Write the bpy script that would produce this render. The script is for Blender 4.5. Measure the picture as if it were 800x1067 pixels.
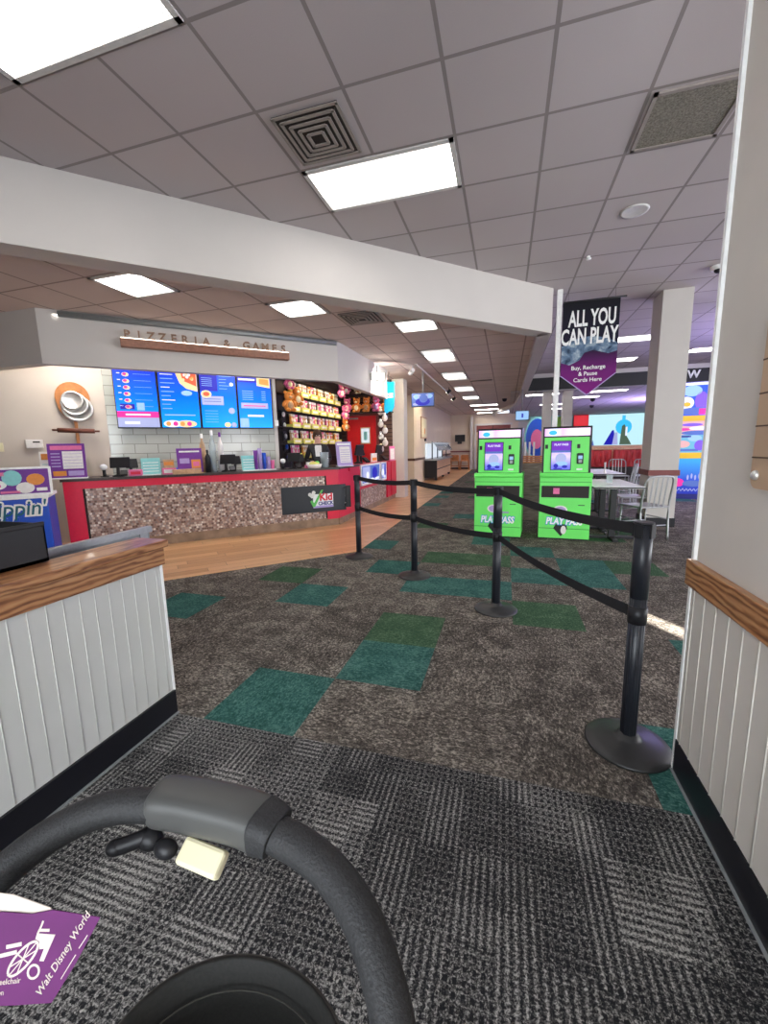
import bpy, bmesh, math, random
from mathutils import Vector, Matrix, Euler
random.seed(7)
PI = math.pi
R = math.radians
# ---------------------------------------------------------------- scene, camera, light
for o in list(bpy.data.objects): bpy.data.objects.remove(o)
sc = bpy.context.scene
col = sc.collection
EYE = 1.32
YAW, PITCH, ROLL, FPX = .288865, .156044, -.0209116, 427.96
cam = bpy.data.objects.new('camera', bpy.data.cameras.new('camera')); col.objects.link(cam)
F = Vector((-math.sin(YAW)*math.cos(PITCH), math.cos(YAW)*math.cos(PITCH), -math.sin(PITCH)))
Rt = Vector((math.cos(YAW), math.sin(YAW), 0)); U = Rt.cross(F)
Rx = math.cos(ROLL)*Rt + math.sin(ROLL)*U; Uy = -math.sin(ROLL)*Rt + math.cos(ROLL)*U
cam.matrix_world = Matrix(((Rx.x, Uy.x, -F.x, 0), (Rx.y, Uy.y, -F.y, 0), (Rx.z, Uy.z, -F.z, EYE), (0, 0, 0, 1)))
cam.data.sensor_fit = 'VERTICAL'; cam.data.sensor_height = 36; cam.data.sensor_width = 27
cam.data.lens = 36*FPX/1067; cam.data.clip_start = .02; cam.data.clip_end = 200
sc.camera = cam
sc.view_settings.view_transform = 'Standard'; sc.view_settings.look = 'None'
sc.view_settings.gamma = 1; sc.view_settings.use_curve_mapping = False
sc.view_settings.exposure = 1.25
LAMP = 4.6            # emission of the ceiling troffers
w = bpy.data.worlds.new('world'); sc.world = w; w.use_nodes = True
w.node_tree.nodes['Background'].inputs[0].default_value = (.75, .86, 1, 1)
w.node_tree.nodes['Background'].inputs[1].default_value = 1.0

def light(name, kind, loc, energy, color=(1, 1, 1), size=1, size_y=None, direction=None, spot=None):
    l = bpy.data.lights.new(name, kind); l.energy = energy; l.color = color
    o = bpy.data.objects.new(name, l); col.objects.link(o); o.location = loc
    if kind == 'AREA':
        l.size = size
        if size_y: l.shape = 'RECTANGLE'; l.size_y = size_y
    elif kind == 'SUN': l.angle = R(.5)
    else: l.shadow_soft_size = size
    if spot: l.spot_size = spot; l.spot_blend = .6
    if direction is not None: o.rotation_euler = Vector(direction).to_track_quat('-Z', 'Y').to_euler()
    return o
el = R(20)
light('sun', 'SUN', (6, -5, 5), 30, (1, .95, .88), direction=(-.547*math.cos(el), .837*math.cos(el), -math.sin(el)))
light('rear_fill', 'AREA', (-.45, -2.2, 1.45), 60, (.86, .93, 1), 2.0, 2.3, direction=(0, 1, -.05))  # added fill behind the camera; the wall is solid, no entrance built
light('storefront_fill', 'AREA', (9.3, 4.5, 1.5), 260, (.93, .96, 1), 10, 2.2, direction=(-1, 0, .1))  # added fill for assumed storefront windows; the wall there is solid
light('counter_fill', 'AREA', (-5.5, 4.2, 2.98), 11, (1, .95, .88), .6, .6, direction=(0, 0, -1))  # unseen lamp added behind the bulkhead to brighten the counter area
light('counter_fill', 'AREA', (-4.0, 5.75, 2.98), 11, (1, .95, .88), .6, .6, direction=(0, 0, -1))  # second added fill over the counter, no fixture built
light('storefront_fill', 'AREA', (5.2, -2.3, 1.4), 150, (.93, .96, 1), 7, 2.2, direction=(0, 1, .08))  # fill added to brighten column and machine fronts; no glass modelled here
light('arcade_glow', 'POINT', (5.2, 9.6, 2.3), 100, (.45, .38, 1), .35)  # assumed violet source for the purple tint; no fixture built
light('arcade_glow_deep', 'POINT', (5.6, 18.5, 1.9), 190, (.5, .42, 1), .4)  # second assumed violet source, for the far room's purple ceiling; unseen

# ---------------------------------------------------------------- materials
MAT = {}
ES = .45
def mat(name, c, rough=.6, metal=0, emit=0, var=.06, scale=30, bump=0, alpha=1, spec=.4, coat=0, trans=0):
    if name in MAT: return MAT[name]
    m = bpy.data.materials.new(name); m.use_nodes = True; nt = m.node_tree; n = nt.nodes; b = n['Principled BSDF']
    c = tuple(c)+(1,)
    b.inputs['Base Color'].default_value = c; b.inputs['Roughness'].default_value = rough; b.inputs['Metallic'].default_value = metal
    b.inputs['Specular IOR Level'].default_value = spec; b.inputs['Coat Weight'].default_value = coat
    if trans: b.inputs['Transmission Weight'].default_value = trans
    if emit:
        b.inputs['Emission Color'].default_value = c; b.inputs['Emission Strength'].default_value = emit*(ES if emit < 2 else 1)
        b.inputs['Base Color'].default_value = (c[0]*.3, c[1]*.3, c[2]*.3, 1)
    elif var:
        t = n.new('ShaderNodeTexCoord'); no = n.new('ShaderNodeTexNoise'); no.inputs['Scale'].default_value = scale; no.inputs['Detail'].default_value = 4
        nt.links.new(t.outputs['Object'], no.inputs['Vector'])
        r = n.new('ShaderNodeValToRGB'); e = r.color_ramp.elements
        e[0].position = .3; e[1].position = .7
        e[0].color = tuple(max(0, v*(1-var)) for v in c[:3])+(1,); e[1].color = tuple(min(1, v*(1+var)) for v in c[:3])+(1,)
        nt.links.new(no.outputs['Fac'], r.inputs['Fac']); nt.links.new(r.outputs['Color'], b.inputs['Base Color'])
        if bump:
            bp = n.new('ShaderNodeBump'); bp.inputs['Strength'].default_value = bump; bp.inputs['Distance'].default_value = .002
            nt.links.new(no.outputs['Fac'], bp.inputs['Height']); nt.links.new(bp.outputs['Normal'], b.inputs['Normal'])
    MAT[name] = m
    return m

class NT:
    """small node-tree writer"""
    def __init__(s, name, rough=.6, spec=.4):
        s.m = bpy.data.materials.new(name); s.m.use_nodes = True; s.t = s.m.node_tree; s.b = s.t.nodes['Principled BSDF']
        s.b.inputs['Roughness'].default_value = rough; s.b.inputs['Specular IOR Level'].default_value = spec; MAT[name] = s.m
        s.obj = s.t.nodes.new('ShaderNodeTexCoord').outputs['Object']
    def set(s, sock, v):
        if isinstance(v, bpy.types.NodeSocket): s.t.links.new(v, sock)
        elif v is not None:
            if sock.type == 'VALUE': sock.default_value = v
            else:
                n_ = len(sock.default_value); v = (v,)*3 if isinstance(v, (int, float)) else tuple(v); sock.default_value = (v+(1,))[:n_]
    def math(s, op, a, b=None, c=None, clamp=False):
        n = s.t.nodes.new('ShaderNodeMath'); n.operation = op; n.use_clamp = clamp
        for i, v in enumerate((a, b, c)):
            if v is not None: s.set(n.inputs[i], v)
        return n.outputs[0]
    def vmath(s, op, a, b=None):
        n = s.t.nodes.new('ShaderNodeVectorMath'); n.operation = op; s.set(n.inputs[0], a)
        if b is not None: s.set(n.inputs[1], b)
        return n.outputs[0]
    def sep(s, v):
        n = s.t.nodes.new('ShaderNodeSeparateXYZ'); s.set(n.inputs[0], v); return n.outputs
    def comb(s, x, y, z=0):
        n = s.t.nodes.new('ShaderNodeCombineXYZ')
        for i, v in enumerate((x, y, z)): s.set(n.inputs[i], v)
        return n.outputs[0]
    def noise(s, v, scale, detail=3, dist=0, rough=.5):
        n = s.t.nodes.new('ShaderNodeTexNoise'); s.set(n.inputs['Vector'], v); n.inputs['Scale'].default_value = scale
        n.inputs['Detail'].default_value = detail; n.inputs['Distortion'].default_value = dist; n.inputs['Roughness'].default_value = rough
        return n.outputs['Fac']
    def white(s, v):
        n = s.t.nodes.new('ShaderNodeTexWhiteNoise'); n.noise_dimensions = '3D'; s.set(n.inputs[0], v); return n.outputs[0], n.outputs[1]
    def ramp(s, f, stops, const=False):
        n = s.t.nodes.new('ShaderNodeValToRGB'); e = n.color_ramp.elements
        if const: n.color_ramp.interpolation = 'CONSTANT'
        while len(e) < len(stops): e.new(.5)
        for i, (p, c) in enumerate(stops):
            e[i].position = p; e[i].color = tuple(c)+(1,) if not isinstance(c, (int, float)) else (c, c, c, 1)
        s.set(n.inputs[0], f); return n.outputs[0]
    def mix(s, f, a, b):
        n = s.t.nodes.new('ShaderNodeMix'); n.data_type = 'RGBA'; s.set(n.inputs[0], f); s.set(n.inputs[6], a); s.set(n.inputs[7], b)
        return n.outputs[2]
    def bump(s, h, st=.3, d=.003):
        n = s.t.nodes.new('ShaderNodeBump'); n.inputs['Strength'].default_value = st; n.inputs['Distance'].default_value = d
        s.set(n.inputs['Height'], h); s.set(s.b.inputs['Normal'], n.outputs[0])
    def color(s, c): s.set(s.b.inputs['Base Color'], c)

def ceiling_mat(name, x0, y0, tile, line):
    n = NT(name, .9, .1); x, y, z = n.sep(n.obj)
    def edge(v, o):
        f = n.math('FRACT', n.math('ADD', n.math('DIVIDE', n.math('SUBTRACT', v, o), .61), 100))
        return n.math('GREATER_THAN', n.math('ABSOLUTE', n.math('SUBTRACT', f, .5)), .4805)
    m = n.math('MAXIMUM', edge(x, x0), edge(y, y0))
    cell = n.comb(n.math('FLOOR', n.math('DIVIDE', n.math('SUBTRACT', x, x0), .61)), n.math('FLOOR', n.math('DIVIDE', n.math('SUBTRACT', y, y0), .61)), 0)
    wv, _ = n.white(cell)
    sp = n.noise(n.obj, 140, 2); bl = n.noise(n.obj, 1.2, 2)
    k = n.math('ADD', n.math('ADD', .86, n.math('MULTIPLY', wv, .08)), n.math('MULTIPLY', n.math('ADD', n.math('MULTIPLY', sp, .5), bl), .12))
    tc = n.vmath('SCALE', tile); sck = tc.node; n.set(sck.inputs['Scale'], k)
    n.color(n.mix(m, tc, line)); n.bump(n.math('SUBTRACT', n.math('MULTIPLY', sp, .25), m), .5, .004)
    return n.m
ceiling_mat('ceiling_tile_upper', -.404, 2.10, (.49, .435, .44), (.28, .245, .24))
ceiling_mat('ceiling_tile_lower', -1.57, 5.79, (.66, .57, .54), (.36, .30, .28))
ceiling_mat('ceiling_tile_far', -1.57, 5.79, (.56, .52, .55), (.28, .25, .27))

def carpet_far(name, dark, mid, lightc):
    n = NT(name, .95, .05)
    x, y, z = n.sep(n.obj)
    cell, cc = n.white(n.comb(n.math('FLOOR', n.math('DIVIDE', n.math('ADD', x, .42), .5)), n.math('FLOOR', n.math('DIVIDE', n.math('SUBTRACT', y, 1.53), .5)), 3))
    flip = n.math('GREATER_THAN', cell, .5)
    a = n.comb(n.math('MULTIPLY', x, 1.0), n.math('MULTIPLY', y, .5), cell)
    b = n.comb(n.math('MULTIPLY', x, .5), n.math('MULTIPLY', y, 1.0), cell)
    v = n.mix(flip, a, b)
    s1 = n.noise(v, 95, 4, .6, .65); s2 = n.noise(n.obj, 60, 3, 1.0, .7); s3 = n.noise(n.obj, 6, 3, .5)
    f = n.math('ADD', n.math('MULTIPLY', s1, .5), n.math('ADD', n.math('MULTIPLY', s2, .35), n.math('MULTIPLY', s3, .18)))
    f = n.math('ADD', f, n.math('MULTIPLY', n.math('SUBTRACT', cell, .5), .03))
    n.color(n.ramp(f, [(.44, dark), (.53, mid), (.62, lightc)])); n.bump(f, .5, .004)
carpet_far('carpet_grey', (.046, .040, .035), (.125, .110, .094), (.38, .34, .285))
carpet_far('carpet_teal', (.022, .075, .064), (.045, .13, .112), (.11, .22, .19))
carpet_far('carpet_green', (.03, .07, .04), (.055, .11, .06), (.12, .18, .11))
n = NT('carpet_woven', .95, .05)
x, y, z = n.sep(n.obj)
wx = n.math('MULTIPLY', n.math('SUBTRACT', n.noise(n.obj, 70, 2), .5), .008)
xw = n.math('ADD', x, wx); yw = n.math('ADD', y, wx)
blk, _ = n.white(n.comb(n.math('FLOOR', n.math('DIVIDE', x, .125)), n.math('FLOOR', n.math('DIVIDE', n.math('ADD', y, .07), .25)), 5))
big, _ = n.white(n.comb(n.math('FLOOR', n.math('DIVIDE', n.math('ADD', x, .42), .25)), n.math('FLOOR', n.math('DIVIDE', n.math('SUBTRACT', y, 1.53), .25)), 9))
orient = n.math('GREATER_THAN', big, .68)
def wave_(v, w_): return n.math('ABSOLUTE', n.math('SUBTRACT', n.math('FRACT', n.math('DIVIDE', v, w_)), .5))
a_ = n.sep(n.mix(orient, n.comb(xw, yw, 0), n.comb(yw, xw, 0)))
rows = n.math('SUBTRACT', .25, wave_(a_[0], .023))                    # ridges of the loop pile
cross = n.math('SUBTRACT', .25, wave_(a_[1], .015))
dots = n.math('MULTIPLY', n.math('GREATER_THAN', wave_(a_[0], .023), .27), n.math('GREATER_THAN', wave_(a_[1], .028), .24))
kind_ = n.math('GREATER_THAN', blk, .5); soft = n.math('GREATER_THAN', blk, .78)
stripe = n.math('MULTIPLY', rows, n.math('MULTIPLY', kind_, .42))
dotp = n.math('MULTIPLY', dots, n.math('MULTIPLY', n.math('SUBTRACT', 1.0, kind_), -.15))
fib = n.noise(n.comb(xw, yw, 0), 170, 3, .5, .62); mid_ = n.noise(n.obj, 4, 2)
v_ = n.math('ADD', n.math('ADD', fib, n.math('MULTIPLY', cross, .12)), n.math('ADD', stripe, dotp))
v_ = n.math('ADD', v_, n.math('ADD', n.math('MULTIPLY', n.math('SUBTRACT', big, .5), .08), n.math('MULTIPLY', n.math('SUBTRACT', mid_, .5), .15)))
n.color(n.ramp(v_, [(.38, (.018, .018, .020)), (.50, (.080, .077, .075)), (.58, (.22, .215, .205)), (.72, (.46, .44, .41))])); n.bump(v_, .6, .005)

def planks(name, a, b, gap, w=.12, l=1.1, rough=.35, coat=0, ang=0):
    n = NT(name, rough, .4)
    v = n.obj
    if ang:
        r = n.t.nodes.new('ShaderNodeVectorRotate'); r.rotation_type = 'Z_AXIS'; n.set(r.inputs['Vector'], v); r.inputs['Angle'].default_value = ang; v = r.outputs[0]
    x, y, z = n.sep(v)
    row = n.math('FLOOR', n.math('DIVIDE', y, w)); off, _ = n.white(n.comb(row, 0, 1))
    xs = n.math('ADD', n.math('DIVIDE', x, l), off)
    id_, _ = n.white(n.comb(n.math('FLOOR', xs), row, 2))
    g = n.math('MAXIMUM', n.math('GREATER_THAN', n.math('ABSOLUTE', n.math('SUBTRACT', n.math('FRACT', n.math('DIVIDE', y, w)), .5)), .485),
               n.math('GREATER_THAN', n.math('ABSOLUTE', n.math('SUBTRACT', n.math('FRACT', xs), .5)), .498))
    gr = n.noise(n.comb(n.math('MULTIPLY', x, 1.2), n.math('MULTIPLY', y, 14), id_), 3, 4, .8)
    f = n.math('ADD', n.math('MULTIPLY', id_, .55), n.math('MULTIPLY', gr, .55))
    n.color(n.mix(g, n.ramp(f, [(.15, a), (.85, b)]), gap)); n.b.inputs['Coat Weight'].default_value = coat
    return n.m
planks('wood_floor', (.50, .23, .085), (.80, .48, .24), (.2, .1, .05), .15, 1.2, .3, .2, -R(45))
n = NT('oak', .38, .5)
x, y, z = n.sep(n.obj)
wv = n.t.nodes.new('ShaderNodeTexWave'); wv.bands_direction = 'Z'; n.set(wv.inputs['Vector'], n.comb(x, n.math('MULTIPLY', y, .22), z))
wv.inputs['Scale'].default_value = 14; wv.inputs['Distortion'].default_value = 9; wv.inputs['Detail'].default_value = 3; wv.inputs['Detail Scale'].default_value = 1.2
gr = n.noise(n.comb(n.math('MULTIPLY', x, 9), y, n.math('MULTIPLY', z, 9)), 14, 4)
f = n.math('ADD', n.math('MULTIPLY', wv.outputs['Fac'], .55), n.math('MULTIPLY', gr, .5))
n.color(n.ramp(f, [(.15, (.13, .040, .014)), (.5, (.38, .16, .06)), (.9, (.52, .27, .12))])); n.bump(f, .15, .001)
n.b.inputs['Coat Weight'].default_value = .25
n = NT('mosaic', .35, .5)
x, y, z = n.sep(n.obj)
k = 1/.032
xr = n.math('MULTIPLY', n.math('ADD', x, y), k); zr = n.math('MULTIPLY', z, k)
zi = n.math('FLOOR', zr); xo = n.math('ADD', xr, n.math('MULTIPLY', zi, .37))
g = n.math('MAXIMUM', n.math('GREATER_THAN', n.math('ABSOLUTE', n.math('SUBTRACT', n.math('FRACT', xo), .5)), .43), n.math('GREATER_THAN', n.math('ABSOLUTE', n.math('SUBTRACT', n.math('FRACT', zr), .5)), .43))
wn, _ = n.white(n.comb(n.math('FLOOR', xo), zi, 0))
c = n.ramp(wn, [(0, (.16, .085, .065)), (.18, (.33, .2, .16)), (.36, (.5, .36, .29)), (.55, (.25, .18, .16)), (.68, (.62, .5, .42)), (.8, (.36, .30, .29)), (.9, (.78, .72, .64))], True)
n.color(n.mix(g, c, (.3, .24, .21)))
n = NT('subway_tile', .12, .6)
x, y, z = n.sep(n.obj)
br = n.t.nodes.new('ShaderNodeTexBrick'); n.set(br.inputs['Vector'], n.comb(x, z, 0)); br.inputs['Scale'].default_value = 1
br.inputs['Brick Width'].default_value = .32; br.inputs['Row Height'].default_value = .145; br.inputs['Mortar Size'].default_value = .006
br.inputs['Color1'].default_value = (.42, .44, .40, 1); br.inputs['Color2'].default_value = (.50, .51, .46, 1); br.inputs['Mortar'].default_value = (.26, .26, .23, 1)
n.color(br.outputs['Color']); n.bump(n.math('ADD', n.math('MULTIPLY', n.noise(n.obj, 7, 2), .8), n.math('MULTIPLY', br.outputs['Fac'], -1)), .35, .004)
n = NT('stone_brown', .6, .3)
x, y, z = n.sep(n.obj)
f = n.noise(n.comb(n.math('MULTIPLY', x, .5), y, n.math('MULTIPLY', z, 3)), 9, 5, .6)
n.color(n.ramp(f, [(.3, (.12, .095, .08)), (.7, (.27, .22, .185))]))
n = NT('slat_brown', .6, .3)
x, y, z = n.sep(n.obj)
g = n.math('GREATER_THAN', n.math('ABSOLUTE', n.math('SUBTRACT', n.math('FRACT', n.math('DIVIDE', z, .1)), .5)), .42)
n.color(n.mix(g, (.12, .07, .055), (.02, .012, .01)))
n = NT('troffer_diffuser', .4, .3)          # prismatic lens: brighter over the tubes
x, y, z = n.sep(n.obj)
gx = n.math('ABSOLUTE', n.math('SUBTRACT', n.math('FRACT', n.math('DIVIDE', x, .019)), .5)); gy = n.math('ABSOLUTE', n.math('SUBTRACT', n.math('FRACT', n.math('DIVIDE', y, .019)), .5))
pr = n.math('MULTIPLY', n.math('LESS_THAN', gx, .40), n.math('LESS_THAN', gy, .40))
n.color((.5, .5, .5)); n.set(n.b.inputs['Emission Color'], (1, .965, .925))
lat = n.math('POWER', n.math('SUBTRACT', 1.02, n.math('DIVIDE', n.math('ABSOLUTE', y), .27), clamp=True), 1.2)
n.set(n.b.inputs['Emission Strength'], n.math('MULTIPLY', n.math('MULTIPLY', n.math('ADD', .10, n.math('MULTIPLY', lat, 1.9)), n.math('ADD', .03, n.math('MULTIPLY', pr, 1.25))), LAMP))
def grad_mat(name, axis, lo, hi, stops, rough=.5, emit=0):
    n = NT(name, rough, .3); v = n.sep(n.obj)['XYZ'.index(axis)]
    c = n.ramp(n.math('DIVIDE', n.math('SUBTRACT', v, lo), hi-lo), stops); n.color(c)
    if emit: n.set(n.b.inputs['Emission Color'], c); n.b.inputs['Emission Strength'].default_value = emit*ES
    return n.m
grad_mat('banner_cloth', 'Z', -1.3, 0, [(0, (.20, .012, .18)), (.28, (.15, .012, .15)), (.5, (.012, .008, .03)), (1, (.006, .006, .009))], .8)
n = NT('moon_print', .8, .1)
f = n.noise(n.obj, 9, 5, .5, .6); n.color(n.ramp(f, [(.3, (.03, .05, .09)), (.5, (.13, .2, .3)), (.72, (.5, .58, .62))]))
grad_mat('menu_blue', 'Z', 0, .98, [(0, (.0, .25, .95)), (.5, (.0, .10, .85)), (1, (.02, .02, .55))], .2, .85)
grad_mat('pass_screen', 'Z', .9, 1.3, [(0, (.02, .08, .45)), (.3, (.12, .12, .6)), (.6, (.5, .42, .8)), (1, (.4, .25, .7))], .3, .8)
grad_mat('marquee_pink', 'X', -.3, .3, [(0, (.75, .3, .75)), (.25, (.55, .75, .95)), (.4, (.9, .4, .8)), (.7, (1, .75, .92)), (1, (.85, .6, .95))], .3, .8)
grad_mat('sea_print', 'Z', 0, .9, [(0, (.01, .01, .3)), (.5, (.02, .07, .45)), (1, (.03, .33, .62))], .4, .3)

wall_white = mat('wall_paint', (.56, .53, .495), .8, var=.02, scale=4)
M = dict(
 near=mat('near_wall_paint', (.60, .555, .50), .8, var=.02, scale=6, bump=.15),
 bead=mat('beadboard_paint', (.60, .60, .56), .55, var=.02, scale=5),
 bead_r=mat('beadboard_cream', (.60, .56, .50), .55, var=.02, scale=5),
 beam=mat('beam_paint', (.56, .525, .495), .85, var=.02, scale=2),
 beige=mat('beige_paint', (.60, .53, .46), .8, var=.03, scale=2),
 warm=mat('warm_wall_paint', (.62, .52, .40), .8, var=.03, scale=2),
 fascia=mat('fascia_paint', (.58, .55, .52), .8, var=.02, scale=2),
 black=mat('black_plastic', (.012, .012, .014), .45), blackr=mat('black_rubber_base', (.008, .008, .012), .35, var=.2, scale=8),
 pole=mat('stanchion_black', (.016, .018, .024), .38, spec=.5), basem=mat('stanchion_base_metal', (.05, .05, .05), .42, .6, var=.15, scale=12),
 belt=mat('belt_webbing', (.012, .012, .014), .8, bump=.3, scale=300),
 red=mat('counter_red', (.70, .015, .06), .4, var=.04), dred=mat('door_red', (.60, .008, .015), .45),
 top=mat('counter_top_dark', (.045, .03, .028), .35, var=.3, scale=40), dark=mat('dark_trim', (.02, .014, .012), .6),
 kick=mat('kick_wood', (.28, .19, .125), .5, var=.25, scale=7),
 oak=MAT['oak'], chrome=mat('chrome', (.8, .79, .76), .38, .75, var=.05), alu=mat('brushed_aluminium', (.40, .41, .42), .42, .8, var=.08, scale=60),
 steelgrey=mat('grey_metal', (.30, .32, .32), .45, .3), white=mat('white', (.86, .86, .84), .5), paper=mat('paper', (.8, .77, .74), .7),
 green=mat('kiosk_green', (.17, .86, .15), .4, var=.04, scale=3), dgreen=mat('kiosk_green_dark', (.03, .3, .03), .5),
 purple=mat('purple', (.16, .03, .28), .5), lilac=mat('lilac', (.42, .32, .62), .5), pink=mat('pink', (.75, .16, .35), .5),
 teal=mat('mint_teal', (.25, .62, .62), .5), orange=mat('orange', (.75, .27, .05), .5), yellow=mat('tray_yellow', (.72, .70, .16), .5),
 gold=mat('gold_yellow', (.85, .50, .03), .45), tan=mat('tan_wood', (.52, .33, .19), .5, var=.2, scale=20), cream=mat('cream', (.78, .72, .48), .5, var=.02),
 skin=mat('skin', (.72, .44, .34), .55), hair=mat('brown_hair', (.06, .025, .012), .5, var=.4, scale=60),
 foam=mat('handle_foam', (.026, .026, .027), .62, var=.3, scale=400, bump=.5), grip=mat('grip_plastic', (.075, .075, .072), .42, var=.05, scale=10),
 cloth=mat('black_cloth', (.010, .0095, .008), .7, var=.3, scale=250, bump=.3), binding=mat('binding', (.04, .036, .03), .6),
 tagp=mat('tag_purple', (.105, .006, .10), .7, var=.12, scale=25), tagw=mat('tag_cream', (.62, .54, .48), .8, var=.03),
 board=mat('board_tan', (.50, .34, .22), .55, var=.03, scale=5), boardline=mat('board_groove', (.10, .06, .04), .8),
 wood2=mat('peel_wood', (.48, .19, .06), .45, var=.2, scale=12), wood3=mat('rolling_wood', (.13, .04, .025), .45, var=.2, scale=20),
 vent=mat('vent_grey', (.30, .26, .235), .6), ventd=mat('vent_dark', (.05, .04, .036), .8), filt=mat('filter_grille', (.20, .18, .145), .8, var=.45, scale=90, bump=.5),
 frame=mat('troffer_frame', (.62, .6, .58), .5), maroon=mat('maroon_rail', (.20, .05, .045), .5), railb=mat('brown_rail', (.12, .055, .03), .5),
 glass=mat('clear_glass', (.75, .85, .88), .08, 0, spec=.5, trans=.7, var=0), booth=mat('booth_red', (.45, .025, .03), .45, var=.1, scale=5),
 header=mat('header_black', (.018, .018, .02), .6), lime=mat('lime_panel', (.25, .55, .04), .5), redp=mat('red_panel', (.75, .03, .04), .5), mint=mat('mint_wall', (.28, .55, .48), .7),
 navy=mat('navy', (.02, .02, .2), .5), blue=mat('blue', (.01, .08, .55), .35), sky=mat('icee_blue', (.0, .36, .68), .4),
 e_white=mat('screen_white', (.85, .88, 1), emit=.9), e_cyan=mat('screen_cyan', (.05, .6, 1), emit=.8), e_mag=mat('screen_magenta', (.9, .03, .35), emit=.8),
 e_lt=mat('screen_lilac', (.5, .55, .9), emit=.65), e_food=mat('screen_food', (1, .35, .08), emit=.8), e_foodr=mat('screen_sauce', (.95, .12, .05), emit=.8),
 e_dough=mat('screen_dough', (1, .72, .38), emit=.85), e_dark=mat('screen_navy', (.01, .01, .45), emit=.8), e_line=mat('screen_line', (.25, .5, 1), emit=.8),
 e_pos=mat('pos_screen', (.25, .3, .6), emit=.4), e_wall=mat('video_wall', (.50, .80, .86), emit=1.0), e_pur=mat('screen_purple', (.2, .03, .6), emit=.7),
 e_pale=mat('lightbox_pale', (.75, .82, .9), emit=.8), e_blue2=mat('screen_mid_blue', (.1, .18, .55), emit=.7), e_lb2=mat('screen_sky', (.35, .6, .95), emit=.8),
 e_lamp=mat('spot_lens', (1, .95, .85), emit=12), e_strip=mat('sign_strip', (1, .85, .72), emit=3), e_yel=mat('arcade_yellow', (1, .62, .03), emit=.55),
 e_aqua=mat('arcade_aqua', (.2, .6, .75), emit=.6), e_peach=mat('arcade_peach', (1, .55, .5), emit=.6), e_vio=mat('arcade_violet', (.25, .12, .8), emit=.7), e_lime=mat('arcade_lime', (.6, .95, .3), emit=.6),
 bronze=mat('sign_bronze', (.26, .17, .12), .45, .3), signbar=mat('sign_bar_wood', (.30, .14, .09), .5, var=.15),
)
for k_, v_ in (('ct_up', 'ceiling_tile_upper'), ('ct_low', 'ceiling_tile_lower'), ('ct_far', 'ceiling_tile_far'), ('cg', 'carpet_grey'), ('cte', 'carpet_teal'), ('cgr', 'carpet_green'), ('cw', 'carpet_woven'),
               ('wfloor', 'wood_floor'), ('mosaic', 'mosaic'), ('subway', 'subway_tile'), ('stone', 'stone_brown'), ('slat', 'slat_brown'), ('diff', 'troffer_diffuser'), ('bcloth', 'banner_cloth'),
               ('moon', 'moon_print'), ('menu', 'menu_blue'), ('pscreen', 'pass_screen'), ('marq', 'marquee_pink'), ('sea', 'sea_print'), ('wall', 'wall_paint')):
    M[k_] = MAT[v_]

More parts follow.
